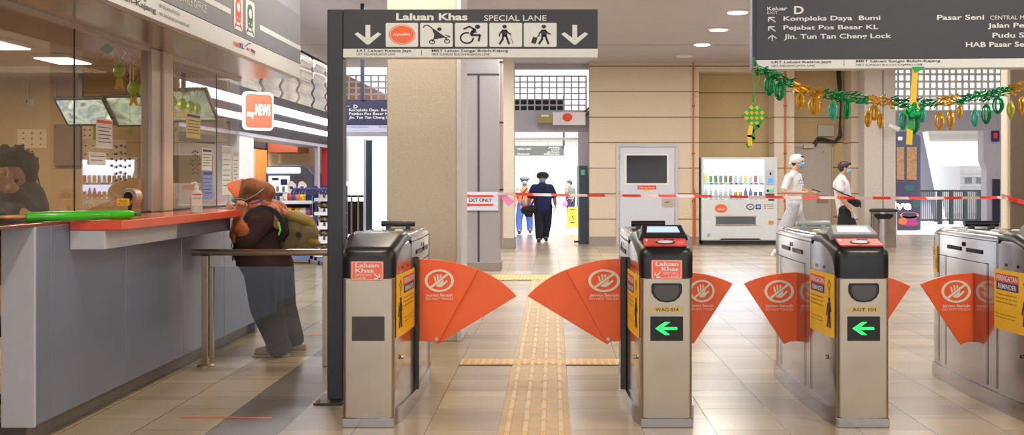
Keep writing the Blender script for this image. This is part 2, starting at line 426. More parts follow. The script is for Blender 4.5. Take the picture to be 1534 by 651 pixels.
struct(MB().box(x0+0.02,x0+0.95,15.96,16.0,0,CZ),'wall_column_cladding',M['colbrown'])
# ---------------------------------------------------------------- centre doorway
fr=front(23.0)
mb=MB().rpx(fr,768,165,884,197,-0.25,0.0).rpx(fr,866,197,884,364,-0.2,0.0)
struct(mb,'trim_5',M['frame'],bevel=0.01)
struct(MB().rpx(fr,763,205.5,866,209,-0.2,-0.16),'trim_6',M['out'])
def grille(name,label_u,fr,u0,v0,u1,v1,nu,nv,m,w=0.016):
    mb=MB(); a0,b0=fr.px(u0,v1); a1,b1=fr.px(u1,v0)
    for i in range(nu+1):
        a=a0+(a1-a0)*i/nu; mb.prism(fr,rrect(a-w/2,b0,a+w/2,b1),-0.03,0)
    for i in range(nv+1):
        b=b0+(b1-b0)*i/nv; mb.prism(fr,rrect(a0,b-w/2,a1,b+w/2),-0.031,0.001)
    return struct(mb,name,m)
grille('window_1',0,fr,757,114,878,166,11,6,M['frame'],0.03)
grille('window_2',0,front(23.2),1336,100,1500,166,17,6,M['white'],0.05)
struct(MB().rpx(front(23.2),1336,166,1500,195.5,-0.3,0.02),'trim_7',M['frame'],bevel=0.02)
# lavender frame beside the right hand opening, with its cut away corner
fr2=front(22.6)
struct(MB().ppx(fr2,[(1473,195),(1500,195),(1500,345),(1478,345),(1478,252),(1473,240)],-0.3,0),'trim_8',M['frame'],bevel=0.01)
# left opening: grille, beam
fr3=front(19.2)
grille('window_3',0,fr3,500,113,600,150,9,4,M['frame'],0.03)
struct(MB().box(X_(500,19.3),X_(600,19.3),19.25,19.4,Z_(204,19.3),Z_(197,19.3)),'trim_9',M['frame'])
# ceiling slab over the passage behind the openings
# slanted louvre panels above the shop
lm=mat('louvre_panel',(222,214,204),0.4,var=0.25,scale=1.2,bump=0.5,bscale=3)
mb=MB(); nrib=9
for i in range(nrib):
    y0=13.2+i*1.25; 
    A=[(-4.90,y0,3.85),(-4.90,y0+1.08,3.85),(-4.72,y0+0.23,2.35),(-4.72,y0-0.85,2.35)]
    B=[(p[0]-0.06,p[1],p[2]) for p in A]
    for j in range(30):
        t0,t1=j/30,(j+1.0)/30
        def L(t,q0,q1): return tuple(q0[k]+(q1[k]-q0[k])*t for k in range(3))
        q=[L(t0,A[0],A[3]),L(t0,A[1],A[2]),L(t1,A[1],A[2]),L(t1,A[0],A[3])]
        q=[(x+.028*math.sin((j+(k>1))*1.25+y*.8),y,z) for k,(x,y,z) in enumerate(q)]; q2=[(x-0.04,y,z) for (x,y,z) in q]
        mb.add(q+q2,[(0,1,2,3),(7,6,5,4),(0,4,5,1),(1,5,6,2),(2,6,7,3),(3,7,4,0)])
struct(mb,'wall_left_louvres',lm)
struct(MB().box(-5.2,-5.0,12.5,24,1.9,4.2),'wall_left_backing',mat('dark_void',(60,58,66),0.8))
# ---------------------------------------------------------------- beyond the doorway
struct(MB().box(-6,6,45,45.3,0,3.1),'wall_hall',M['hallwall'])
struct(MB().box(-6,6,44.7,45.4,3.1,4.2),'wall_hall_shutter',brick('shutter',(190,190,190),(184,184,184),(140,140,140),30,0.16,'XZ',ms=0.015,offset=0,shift=(10,0))[0])
struct(MB().box(-6,6,44.6,45.5,4.2,4.4),'ceiling_hall',mat('hall_ceiling',(190,176,160),0.7))
# outdoors right: sloping canopy, angled panel, white louvred plant box, far building
fr=front(31)
struct(MB().box(11.2,20,33,46,3.02,3.15),'ceiling_outside_canopy',brick('canopy_boards',(215,208,196),(205,198,186),(150,144,136),30,0.5,'XY',ms=0.05,offset=0,shift=(0,0))[0])
# ================================================================ service office
M['panel']=mat('grey_cladding_panel',(134,140,160),0.32,0.5,var=0.05,scale=1.5)
M['panellt']=mat('light_grey_panel',(200,200,202),0.4,0.1,var=0.02)
M['plinthb']=mat('brown_grey_skirting',(118,106,98),0.35,0.3,var=0.05,scale=3)
M['countop']=mat('orange_worktop',(232,88,52),0.25,coat=0.4,var=0.03)
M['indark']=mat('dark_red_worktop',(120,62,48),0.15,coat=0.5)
M['soffit']=mat('bronze_soffit',(156,130,108),0.2,0.5,var=0.12,scale=1.2)
M['fascia']=mat('grey_fascia',(100,100,108),0.4,0.1)
M['fascialt']=mat('fascia_white_band',(208,208,208),0.35)
M['fasciaup']=mat('lavender_bulkhead',(160,162,182),0.6)
M['alu']=mat('aluminium',(186,172,158),0.35,0.6)
M['glass']=glass('office_glass',(240,238,236),0.045)
M['glass2']=glass('guard_glass',(240,242,244))
M['inwall']=mat('office_wall',(172,146,108),0.8,var=0.05,scale=3)
M['notice']=mat('paper_notice',(222,220,212),0.7)
GX=-2.8; PX=-2.62; SZ=2.265; FX_=-2.265
def Yp(u,X): return X*F/(u-CU)
# cladding panels: each metre one panel
joints=[5.42,5.58,6.56,7.54,8.52,9.45]
for i,(a,b) in enumerate(zip(joints,joints[1:])):
    struct(MB().box(PX-.16,PX,a+.003,b-.003,.108,1.115),'wall_counter_panel',M['panel'],bevel=.003)
struct(MB().box(PX-.17,PX-.006,5.43,9.44,.108,1.11),'wall_counter_gap',M['signwhite'])
struct(MB().box(-2.79,PX-.001,5.40,5.42,.10,1.115),'wall_counter_end',M['panellt'],bevel=.003)
struct(MB().box(-2.95,-2.80,3.5,5.41,.108,1.115),'wall_counter_near',M['panel'],bevel=.003)
struct(MB().box(-2.95,-2.69,5.46,9.42,0,.107).box(-3,-2.83,3.5,5.46,0,.107),'baseboard_left',M['plinthb'])
# worktops
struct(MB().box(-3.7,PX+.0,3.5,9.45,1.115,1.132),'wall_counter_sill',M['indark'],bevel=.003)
t=thing('service_counter','orange-edged service counter shelf in front of the office glass','counter',(-2.4,6.9,0))
MB().box(PX+.001,-2.33,5.79,8.07,1.079,1.133).build('worktop',M['countop'],t,bevel=.006,label='orange laminate worktop')
for a,b in ((5.795,6.9),(6.905,8.05)):
    MB().box(PX+.001,-2.43,a,b,.975,1.078).build('under_shelf_box',M['panellt'] if a<6 else M['panel'],t,bevel=.003)
# mullions, glass panes
struct(MB().box(GX-.05,GX+.03,Yp(222,GX),Yp(234,GX)+.02,1.133,SZ),'window_frame_post',M['alu'],bevel=.004)
struct(MB().box(GX-.04,GX+.05,Yp(236,GX),Yp(249,GX),1.133,SZ),'window_frame_post_wide',mat('warm_alu',(205,184,158),0.4,0.3),bevel=.004)
struct(MB().box(GX-.03,GX+.02,3.5,9.55,SZ-.028,SZ),'trim_10',M['alu'])
struct(MB().box(GX-.02,GX+.015,3.5,9.55,1.133,1.14),'trim_11',M['steeldk'])
ys=[3.5,Yp(112,GX)-.003,Yp(112,GX)+.003,Yp(222,GX),Yp(249,GX),Yp(325,GX)-.003,Yp(325,GX)+.003,9.55]
PANE={}
for i,(a,b) in enumerate(((ys[0],ys[1]),(ys[2],ys[3]),(ys[4],ys[5]),(ys[6],ys[7]))):
    PANE[i]=struct(MB().box(GX-.005,GX,a,b,1.14,SZ-.028),'window_%d'%(i+4),M['glass'])
struct(MB().box(-3.36,GX-.008,9.545,9.55,1.14,SZ-.02),'window_8',M['glass'])
for u in (112,325):
    struct(MB().box(GX-.006,GX+.001,Yp(u,GX)-.003,Yp(u,GX)+.003,1.14,SZ-.028),'trim_12',M['steeldk'])
# office shell
struct(MB().box(-7,-3.36,9.5,9.6,0,2.6),'wall_office_end',M['inwall'])
struct(MB().box(-3.36,-2.64,9.47,9.55,0,1.13),'wall_office_low',M['panel'])
struct(MB().box(-7.1,-7,3,9.6,0,2.6),'wall_office_back',M['inwall'])
struct(MB().box(-7,GX,2.9,3.0,0,2.6),'wall_office_near',M['inwall'])
struct(MB().box(-7,GX-.03,3.0,9.58,2.262,2.3),'ceiling_office',mat('office_ceiling',(176,158,130),0.6,var=0.04))
struct(MB().box(GX-.03,FX_-.061,3.0,9.58,SZ,2.29),'ceiling_soffit',M['soffit'])
FX=-2.265
struct(MB().box(FX-.06,FX,3.0,9.583,SZ,2.39),'wall_fascia_band',M['fascialt'],bevel=.002)
struct(MB().box(FX-.06,FX+.002,3.0,9.583,2.392,2.83),'wall_fascia',M['fascia'],bevel=.002)
struct(MB().box(-7,FX-.003,3.0,9.583,2.832,CZ+.3),'wall_bulkhead',M['fasciaup'])
struct(MB().box(-7,FX-.06,9.45,9.583,2.3,2.832),'wall_fascia_end',M['fascia'])
struct(MB().box(-12.3,-12,-5,26,0,4.2),'wall_left_sunblock',M['inwall'])  # unseen wall added to keep the sun from entering on the left
struct(MB().box(-12,-4.9,-5,24,4.0,4.3),'ceiling_left',M['ceil'])
# fascia sign (letters, bars, pictograms) as a thing mounted on the fascia
fs=Fr((FX+.0025,0,0),(0,1,0)); A=lambda y,z:(y,z)
sg=thing('office_sign','grey and white sign strip lettered service office above the ticket counter glass','sign',(FX,7.5,SZ))
def ftext(mb,s,y0,y1,z0,z1,**k): text_into(mb,s,lambda a,b:fs.at(a,b,.001),y0,y1,z0,z1,**k)
mb=MB(); ftext(mb,'CUSTOMER SERVICE OFFICE',6.0,6.98,2.442,2.492); mb.build('lettering',M['signwhite'],sg)
mb=MB(); ftext(mb,'LRT Laluan Kelana Jaya',4.9,5.95,2.345,2.372,bold=.01); ftext(mb,'MRT Laluan Sungai Buloh-Kajang',4.6,6.09,2.300,2.332,bold=.015)
ftext(mb,'LRT KELANA JAYA LINE',6.14,6.48,2.346,2.366); ftext(mb,'MRT SUNGAI BULOH-KAJANG LINE',6.14,6.65,2.300,2.319)
mb.build('small_lettering',M['ink'],sg)
for (a,b) in ((3.1,7.50),(8.24,9.583)):
    MB().prism(fs,rrect(a,2.512,b,2.552),0,.002).build('stripe',M['fascialt'],sg)
def train(y0,y1,z0,z1,m,label):
    mb=MB().prism(fs,rrect(y0,z0,y1,z1,.03),0,.002,0); W=y1-y0; H=z1-z0; c=(y0+y1)/2
    q=lambda x,z:(y0+x*W,z0+z*H)
    mb.prism(fs,[q(.22,.3),q(.3,.22),q(.7,.22),q(.78,.3),q(.8,.7),q(.7,.86),q(.5,.9),q(.3,.86),q(.2,.7)],.002,.003,1)
    mb.ell(fs,q(.5,.63),W*.17,H*.14,.003,.004,0,n=16).ell(fs,q(.36,.33),W*.05,H*.03,.003,.004,0,n=10).ell(fs,q(.64,.33),W*.05,H*.03,.003,.004,0,n=10)
    mb.stroke(fs,[q(.3,.2),q(.12,.06)],.014,.002,.003,1).stroke(fs,[q(.7,.2),q(.88,.06)],.014,.002,.003,1).stroke(fs,[q(.2,.12),q(.8,.12)],.01,.002,.003,1)
    mb.build('pictogram',[M['fascialt'],m],sg,label=label)
train(7.57,7.79,2.43,2.69,M['red'],'red train pictogram')
train(7.86,8.10,2.43,2.69,mat('train_green',(36,92,72),0.5),'dark green train pictogram')
mb=MB(); ftext(mb,'rapid',7.57,7.72,2.31,2.348,mi=0,bold=.02); ftext(mb,'KL',7.725,7.83,2.31,2.348,mi=1,bold=.03)
ftext(mb,'MRT',7.90,8.0,2.312,2.335,mi=0,bold=.01); ftext(mb,'rapid',8.01,8.12,2.295,2.31,mi=0)
mb.stroke(fs,[(7.86,2.335),(7.92,2.36),(8.0,2.375)],.008,.001,.002,1)
mb.stroke(fs,[(8.01,2.335),(8.12,2.33)],.006,.001,.002,1).stroke(fs,[(8.01,2.322),(8.12,2.318)],.006,.001,.002,1)
mb.build('logo',[M['red'],M['navy']],sg)
# ---------------------------------------------------------------- inside the office
pan=emit('ceiling_tube_light',(255,235,205),3.0)
for i,(x,y) in enumerate(((-3.62,7.9),(-3.64,7.0),(-5.6,6.6))):
    t=thing('ceiling_light',['rectangular office ceiling light nearest the screens','office ceiling light above the seated clerk','office ceiling light deep inside, near the back wall'][i],'ceiling light',(x,y,2.262))
    MB().box(x-.14,x+.14,y-.22,y+.22,2.235,2.262).build('housing',M['white'],t,bevel=.004)
    MB().box(x-.12,x+.12,y-.2,y+.2,2.228,2.235).build('diffuser',pan,t)
def monitor(u0,v0,u1,v1,Y,skew,label,img):
    """screen with corners on pixels of the plane Y, tilted forward"""
    x0,x1=X_(u0,Y),X_(u1,Y); w=(x1-x0); h=(v1-v0)*Y/F
    t=thing('hanging_monitor',label,'monitor',((x0+x1)/2,Y,Z_(v1,Y)))
    up=Vector((-skew,-.35,1)).normalized(); f=Fr((x0+skew*h,Y,Z_(v1,Y)),(1,0,.02),up)
    f.n=f.r.cross(f.up).normalized()
    MB().prism(f,rrect(-.02,-.02,w+.02,h+.02),-.05,0,0).build('casing',M['black'],t,bevel=.004)
    MB().prism(f,rrect(0,0,w,h),0,.003,0).build('screen',img,t)
    mb=MB()
    c=f.at(w/2,h,-.04); mb.box(c.x-.015,c.x+.015,c.y-.01,c.y+.02,c.z-.02,2.262); mb.build('bracket',M['blackm'],t)
def cctv(name,cols,sc):
    m=patterned(name,cols,sc,0.3,False); b=m.node_tree.nodes['Principled BSDF']; r=[n for n in m.node_tree.nodes if n.type=='VALTORGB'][0]
    m.node_tree.links.new(r.outputs['Color'],b.inputs['Emission Color']); b.inputs['Emission Strength'].default_value=.45
    return m
i1=cctv('cctv_picture',[(60,80,90),(150,165,165),(90,120,130),(200,205,200)],9)
i2=cctv('cctv_picture_green',[(80,110,100),(170,190,170),(120,150,140),(200,205,190)],6)
monitor(88,147,155,186,8.8,.38,'leftmost hanging CCTV screen behind the office glass',i1)
monitor(161,143,224,187,8.95,.38,'middle hanging CCTV screen, next to the window post',i2)
monitor(243,134,309,180,9.1,.30,'CCTV screen hanging right of the window post',i2)
def wallbox(name,u0,v0,u1,v1,Y,label,cat,m,d=.06,holes=None,par=None):
    f=front(Y); t=thing(name,label,cat,(X_((u0+u1)/2,Y),Y,Z_(v1,Y)))
    MB().rpx(f,u0,v0,u1,v1,-d,0).build('body',m,t,bevel=.004)
    if holes:
        mb=MB(); nx,ny=holes
        for i in range(nx):
            for j in range(ny):
                c=f.px(u0+(u1-u0)*(i+.7)/(nx+.4),v0+(v1-v0)*(j+.7)/(ny+.4)); mb.ell(f,c,.008,.008,0,.002,0,n=8)
        mb.build('knockouts',M['ink'],t)
    else: MB().rpx(f,u0+2,v0+2,u0+4,v0+6,0,.004).build('latch',M['ink'],t)
    return t
beige=mat('beige_box',(196,178,150),0.5)
wallbox('distribution_box',26,193,70,222,9.49,'cream perforated switch box on the left of the office end wall','switch box',beige,holes=(3,3))
wallbox('distribution_box',106,188,140,209,9.49,'cream wall box below the leftmost CCTV screen','switch box',mat('beige_box_pale',(205,190,165),0.5),holes=(4,2))
wallbox('distribution_box',121,209,190,240,9.49,'wide cream cabinet under the two CCTV screens','switch box',beige,holes=(6,2))
wallbox('wall_cabinet',80,186,120,248,9.45,'brown wall cabinet above the drinks reflection','cabinet',mat('brown_cabinet',(120,100,78),0.6),d=.1)
wallbox('junction_box',37,148,51,158,9.49,'small grey junction box high on the office end wall','junction box',M['alu'],d=.04)
mb=MB()
for u in (43,84): mb.box(X_(u-1,9.48),X_(u+1,9.48),9.46,9.48,Z_(150,9.48),2.262)
mb.build('conduit',M['alu'],label='thin grey conduits running down the office end wall',cat='conduit')
# notices on the glass
def notice(u0,v0,u1,v1,label,head_m,side_plane=True,lines=5,base=None):
    f=Fr((GX+.003,0,0),(0,1,0)); t=thing('notice',label,'notice',(GX,Yp((u0+u1)/2,GX),1.6))
    a0,_=f.px(u0,v0); a1,_=f.px(u1,v0); Ym=(a0+a1)/2; z0,z1=Z_(v1,Ym),Z_(v0,Ym)
    MB().prism(f,rrect(a0,z0,a1,z1),0,.002).build('sheet',base or M['notice'],t)
    mb=MB(); mb.prism(f,rrect(a0+.01,z1-(z1-z0)*.16,a1-.01,z1-.01),.002,.003,0)
    for k in range(lines):
        z=z1-(z1-z0)*(.28+.62*k/lines); mb.prism(f,rrect(a0+.02,z-.005,a1-.02-.03*(k%2),z),.002,.003,1)
    mb.build('print',[head_m,M['ink']],t)
notice(144,178,168,222,'white notice stuck on the glass below the green diamond','x' and M['red'])
notice(133,228,158,247,'small red-edged card on the glass above the lit shelves',M['red'],lines=2)
notice(279,170,300,207,'yellow and navy timetable notice on the glass right of the post',M['navy'],base=mat('yellow_paper',(226,205,140),0.7))
notice(303,222,317,255,'cream notice low on the glass behind the hand sanitizer',M['ink'])
notice(304,255,318,298,'blue and white notice directly above the worktop',M['navy'],base=mat('blue_paper',(120,140,200),0.6))
notice(333,218,346,292,'tall pale queue notice near the end of the glass',M['alu'],lines=6)
notice(349,226,357,276,'narrow pale strip notice at the last edge of the glass',M['alu'],lines=6)
def vents(u0,v0,u1,v1,pane):
    f=Fr((GX+.002,0,0),(0,1,0)); mb=MB(); cu,cv=(u0+u1)/2,(v0+v1)/2
    for i in range(5):
        for j in range(6):
            x=(i-2)/2; y=(j-2.5)/2.5
            if x*x+y*y*.8>1.25: continue
            u=cu+x*(u1-u0)/2; v=cv+y*(v1-v0)/2+(2 if i%2 else 0); Y=Yp(u,GX); mb.ell(f,(Y,Z_(v,Y)),.016,.009,0,.002,0,n=8)
    mb.build('speaking_holes',M['ink'],pane)
vents(167,218,194,268,PANE[1])
vents(285,226,299,258,PANE[2])
# microphone, speaker
t=thing('desk_microphone','black gooseneck microphone standing beside the seated clerk','microphone',(-3.15,6.4,1.132))
x=X_(58,6.4); MB().tube([(x,6.4,Z_(300,6.4)),(x+.005,6.4,Z_(275,6.4)),(X_(54,6.4),6.4,Z_(258,6.4)),(X_(49,6.4),6.4,Z_(247,6.4))],.005,8).build('gooseneck',M['black'],t,smooth=True)
MB().lathe((x,6.4,1.132),[(.045,0),(.045,.02),(.02,.035),(.012,Z_(300,6.4)-1.132)],16).build('base',M['black'],t,smooth=True)
b=Blob(); b.sph((X_(48,6.4),6.4,Z_(246,6.4)),.018); b.build('foam_head',M['blackm'],t,voxel=.005)
t=thing('intercom_speaker','round grey intercom speaker with a yellow label on the counter','speaker',(-2.62,6.35,1.133))
c=P(196,294,6.6); f=Fr((c.x,c.y-.03,c.z),(1,-.3,0)); mb=MB().ell(f,(0,0),.055,.05,-.06,0,0).ell(f,(0,0),.036,.033,0,.006,1); mb.build('speaker_head',[M['alu'],M['steeldk']],t,bevel=.004)
MB().tube([(c.x,c.y+.0,c.z-.04),(c.x-.01,c.y,1.14)],.012,10).build('stem',M['steeldk'],t); MB().box(c.x-.06,c.x+.05,c.y-.05,c.y+.05,1.133,1.143).build('base',M['steeldk'],t,bevel=.003)
f=front(6.55); mb=MB().rpx(f,176,297,194,307.5,0,.006,0); mb2=MB(); text_px(mb2,f,'TEKAN',178,299.5,191,302.5,d=.007); text_px(mb2,f,'BUTANG',178,304,192,306.5,d=.007)
o=mb.build('label_card',M['yellow'],t,label='yellow card'); mb2.build('lettering',M['ink'],o)
# sanitizer bottle
c=P(294.5,320,7.15); c.z=1.134
t=thing('sanitizer_bottle','clear pump bottle of hand sanitizer standing on the orange counter','bottle',c)
bm_=mat('clear_gel',(205,214,200),0.12,var=0.02); 
MB().lathe(c,[(.036,0),(.038,.01),(.038,.12),(.030,.145),(.014,.155),(.014,.165)],20).build('bottle_body',bm_,t,smooth=True)
MB().lathe(c+Vector((0,0,.165)),[(.015,0),(.015,.015),(.006,.018),(.006,.035)],14).tube([c+Vector((0,0,.2)),c+Vector((-.012,0,.203)),c+Vector((-.035,-.005,.195))],.006,8).build('pump',M['white'],t,smooth=True)
f=Fr((0,c.y-.039,0)); mb=MB().rpx(f,287,288,303,308,-.002,.001,0).rpx(f,288,290,302,292,.001,.002,1); text_px(mb,f,'Hand Sanitizer',289,295,301,298,d=.002,mi=2); mb.build('bottle_label',[M['notice'],M['red'],M['ink']],t,label='white label with red band')
# green umbrella/tube
a=Vector((-2.80+.06,5.55,1.16)); e=Vector((-2.35,5.98,1.16)); d=(e-a)
M['greenpl']=mat('green_plastic',(60,190,30),0.25,coat=0.4,var=0.1,scale=6)
t=thing('folded_umbrella','bright green folded umbrella with a brown handle lying on the counter','umbrella',(a+d*.5)-Vector((0,0,.027)))
MB().tube([a+d*.0,a+d*.02,a+d*.96,e],[.018,.026,.026,.018],12).build('canopy',M['greenpl'],t,smooth=True)
MB().tube([a-d*.30,a-d*.28,a-d*.06,a],[.006,.011,.013,.010],12).build('handle',mat('copper_handle',(205,150,110),0.3,0.4),t,smooth=True)
mb=MB(); lp=[e+Vector((.0,.0,.01)),e+Vector((.03,.02,.012)),e+Vector((.045,.03,-.01)),e+Vector((.01,.0,-.02))]; mb.tube(lp,.003,6); mb.build('wrist_loop',M['greenpl'],t)
# ---------------------------------------------------------------- festive decorations behind the glass
M['lime']=mat('lime_foil',(170,225,40),0.3,0.2,var=0.1); M['gold']=mat('gold_foil',(226,172,48),0.22,0.75,var=0.25,scale=25); M['greenf']=mat('green_foil',(20,150,84),0.22,0.7,var=0.3,scale=25)
M['ribbon_y']=mat('yellow_ribbon',(240,200,40),0.4); M['ribbon_g']=mat('green_ribbon',(20,160,50),0.4)
def lantern_ball(u,v,Y,r,label,group,m,tail=True):
    c=P(u,v,Y); t=thing('hanging_ornament',label,'ornament',c,group)
    prof=[(r*.25,-r*1.15),(r*.75,-r*.8),(r,-r*.2),(r*.95,r*.35),(r*.6,r*.95),(r*.15,r*1.2)]
    MB().lathe(c,prof,8,sx=1,sy=.8).build('ball',m,t)
    MB().tube([c+Vector((0,0,r*1.1)),Vector((c.x,c.y,SZ-.03))],.0015,5).build('string',M['gold'],t)
    if tail:
        mb=MB()
        for s in (-1,1):
            p=[c+Vector((0,0,-r)),c+Vector((s*r*.3,0,-r*1.7)),c+Vector((s*r*.25,0,-r*2.2)),c+Vector((s*r*.6,0,-r*2.9))]
            for a_,b_ in zip(p,p[1:]): mb.add([a_+Vector((-.012,0,0)),a_+Vector((.012,0,0)),b_+Vector((.012,0,0)),b_+Vector((-.012,0,0)),a_+Vector((-.012,.003,0)),a_+Vector((.012,.003,0)),b_+Vector((.012,.003,0)),b_+Vector((-.012,.003,0))],[(0,1,2,3),(7,6,5,4),(0,4,5,1),(1,5,6,2),(2,6,7,3),(3,7,4,0)])
        mb.build('tail',M['ribbon_y'],t)
for (u,v,r,l) in ((179,106,.042,'lime ornament with a yellow tail hanging highest, left of the pair'),(200,132,.042,'left of the two lime ornaments beside the window post'),(215,134,.040,'right of the two lime ornaments beside the window post'),
    (258,152,.040,'first lime ornament right of the window post'),(273,156,.040,'second lime ornament right of the window post'),(285,159,.038,'third lime ornament right of the window post'),(295,162,.036,'last lime ornament of the row right of the post')):
    lantern_ball(u,v,Yp(u,GX-.12) if u<240 else Yp(u,GX-.15),r,l,'lime ornaments hung inside the office glass',M['lime'])
def diamond(u,v,Y,r,label,m):
    f=Fr(P(u,v,Y)); t=thing('hanging_diamond',label,'ornament',f.o)
    MB().prism(f,[(0,-r*.75),(r,0),(0,r*.75),(-r,0)],-.004,.004).build('diamond',m,t)
    MB().tube([f.o+Vector((0,0,r*.7)),Vector((f.o.x,f.o.y,SZ-.03))],.0012,5).build('string',M['gold'],t)
    return t
gp=mat('green_paper',(80,170,80),0.5)
t=diamond(161,73,Yp(161,GX-.1),.05,'green paper diamond with gold tails hanging just under the soffit',gp)
fr=Fr(P(161,73,Yp(161,GX-.1))); mb=MB()
mb.stroke(fr,[(-.03,-.03),(-.05,-.06),(-.075,-.08)],.014,-.002,.002); mb.stroke(fr,[(.05,-.02),(.06,-.05),(.02,-.085)],.018,-.002,.002); mb.build('tail',M['ribbon_y'],t)
diamond(260,194,Yp(260,GX-.1),.04,'small green paper diamond low on the glass right of the post',gp)
diamond(195,197,Yp(195,GX-.1),.026,'tiny green paper diamond under the middle CCTV screen',gp)
def bead_net(us,v0,v1,label):
    mb=MB()
    for i,u in enumerate(us):
        Y=Yp(u,GX-.13); x=X_(u,Y); pts=[]
        L=v1 if i%2 else v1-8
        for k in range(13):
            z=SZ-.03+(Z_(L,Y)-SZ+.03)*k/12; pts.append((x+.012*math.sin(k*1.6+i),Y,z))
        mb.tube(pts,.0022,5)
    mb.build('bead_fringe',M['gold'],label=label,cat='fringe',kind='stuff')
bead_net([186+4.2*i for i in range(9)],75,122,'gold beaded fringe hanging left of the window post')
bead_net([253+4.5*i for i in range(12)],118,146,'gold beaded fringe hanging right of the window post')
# ---------------------------------------------------------------- handrail with glass panel
t=thing('handrail','steel handrail with posts and a low glass panel before the woman','handrail',(-1.95,7.77,0))
RY=7.77; st=mat('warm_brushed_steel',(186,166,140),0.3,0.9,var=0.05)
MB().tube([(X_(283,RY),RY,.827),(X_(287,RY),RY,.827),(X_(497,RY),RY,.827)],[.014,.024,.024],14).build('rail',st,t,smooth=True)
MB().box(X_(303,RY),X_(313,RY),RY-.02,RY+.02,.01,.805).build('post',st,t,bevel=.004)
MB().box(X_(314,RY),X_(320,RY),RY-.012,RY+.03,.06,.72).build('clamp_post',st,t,bevel=.003)
MB().lathe(((X_(308,RY)),RY,0),[(.06,0),(.06,.008),(.05,.012)],24).build('base_flange',st,t)
MB().box(X_(484,RY),X_(492,RY),RY-.02,RY+.02,.0,.805).build('post',st,t,bevel=.004)
MB().box(X_(320,RY)+.002,X_(484,RY)-.002,RY-.005,RY+.005,.07,.725).build('glass_panel',glass('panel_glass',(236,240,242),extra=.07),t,label='clear glass panel')
# ================================================================ ticket gates
GY=5.84; GL=1.70
WT=[(0,.112),(.012,.132),(.035,.143),(.15,.158),(.35,.171),(.6,.179),(.9,.182),(1.2,.178),(1.45,.168),(1.58,.152),(1.65,.13),(1.69,.10),(1.70,.06)]
def interp(T,t):
    if t<=T[0][0]: return T[0][1]
    for (a,x),(b,y) in zip(T,T[1:]):
        if t<=b: return x+(y-x)*(t-a)/(b-a)
    return T[-1][1]
ZT=[(0,.955),(.03,.985),(.15,1.018),(.28,1.05),(.42,1.055),(.45,1.04),(1.4,1.04),(1.6,1.01),(1.66,.97),(1.70,.90)]
def gw(t): return interp(WT,t)
def section(cx,t,w,zb,zt,r,n=5):
    y=GY+t; pts=[]
    pts.append(Vector((cx-w,y,zb))); pts.append(Vector((cx-w,y,zb+(zt-r-zb)*0.5)))
    for i in range(n+1):
        a=math.pi-math.pi/2*i/n; pts.append(Vector((cx-w+r+r*math.cos(a),y,zt-r+r*math.sin(a))))
    for i in range(n+1):
        a=math.pi/2-math.pi/2*i/n; pts.append(Vector((cx+w-r+r*math.cos(a),y,zt-r+r*math.sin(a))))
    pts.append(Vector((cx+w,y,zb+(zt-r-zb)*0.5))); pts.append(Vector((cx+w,y,zb)))
    return pts
def side(cx,sg,t,z,d=0.0): return Vector((cx+sg*(gw(t)-0.0+d),GY+t,z))
def side_patch(mb,cx,sg,t0,t1,z0,z1,d0,d1,mi=0,n=6):
    vs=[];fs=[]
    for i in range(n+1):
        t=t0+(t1-t0)*i/n
        for (z,d) in ((z0,d0),(z0,d1),(z1,d1),(z1,d0)): vs.append(side(cx,sg,t,z,d))
    for i in range(n):
        for k in range(4): fs.append((4*i+k,4*i+(k+1)%4,4*i+4+(k+1)%4,4*i+4+k))
    fs+=[(0,1,2,3),(4*n+3,4*n+2,4*n+1,4*n)]
    mb.add(vs,fs,mi)
GATEBASE='stainless steel and black ticket gate '
FLAPIMG=[None]
def stop_sticker(fr,u0,v0,u1,v1,parent,mirror=False):
    """orange square: cream ring, slashed hand, two lines of writing"""
    W=u1-u0; H=v1-v0
    def q(x,y): return (u0+x*W,v0+y*H)
    mb=MB().rpx(fr,u0,v0,u1,v1,0.0,0.002,0)
    cx,cy=fr.px(*q(.5,.40)); rx=abs(fr.px(*q(.96,.4))[0]-cx); ry=abs(fr.px(*q(.5,.06))[1]-cy)
    mb.ell(fr,(cx,cy),rx,ry,0.0015,0.0052,1,inner=0.82)
    # hand: palm and five fingers, upright
    def fp(x,y): return (cx+x*rx,cy+y*ry)
    mb.ell(fr,fp(0.02,-.3),rx*.3,ry*.27,0.0018,0.0034,1,n=14)
    for kf,(xa,ya,xb,yb,w) in enumerate(((-.22,-.2,-.34,.36,.12),(-.08,-.1,-.12,.52,.12),(.07,-.1,.09,.52,.12),(.2,-.15,.27,.38,.12),(.2,-.4,.52,-.02,.13))):
        mb.stroke(fr,[fp(xa,ya),fp(xb,yb)],w*rx,0.0019,0.0026+.0001*kf,1)
    s=(1 if not mirror else 1)
    mb.stroke(fr,[fp(-.62,-.62),fp(.62,.62)],rx*.22,0.0017,0.0048,0)
    mb.stroke(fr,[fp(-.62,-.62),fp(.62,.62)],rx*.15,0.0016,0.0056,1)
    a=q(.08,.80); c=q(.92,.87); text_px(mb,fr,'Jangan Sentuh',a[0],a[1]-H*.01,c[0],c[1],mi=1,bold=0.02)
    a=q(.08,.91); c=q(.92,.975); text_px(mb,fr,'DO NOT TOUCH',a[0],a[1],c[0],c[1],mi=1)
    mb.build('sticker',[M['orangeS'],M['cream']],parent,label='orange sticker with a crossed-out hand')
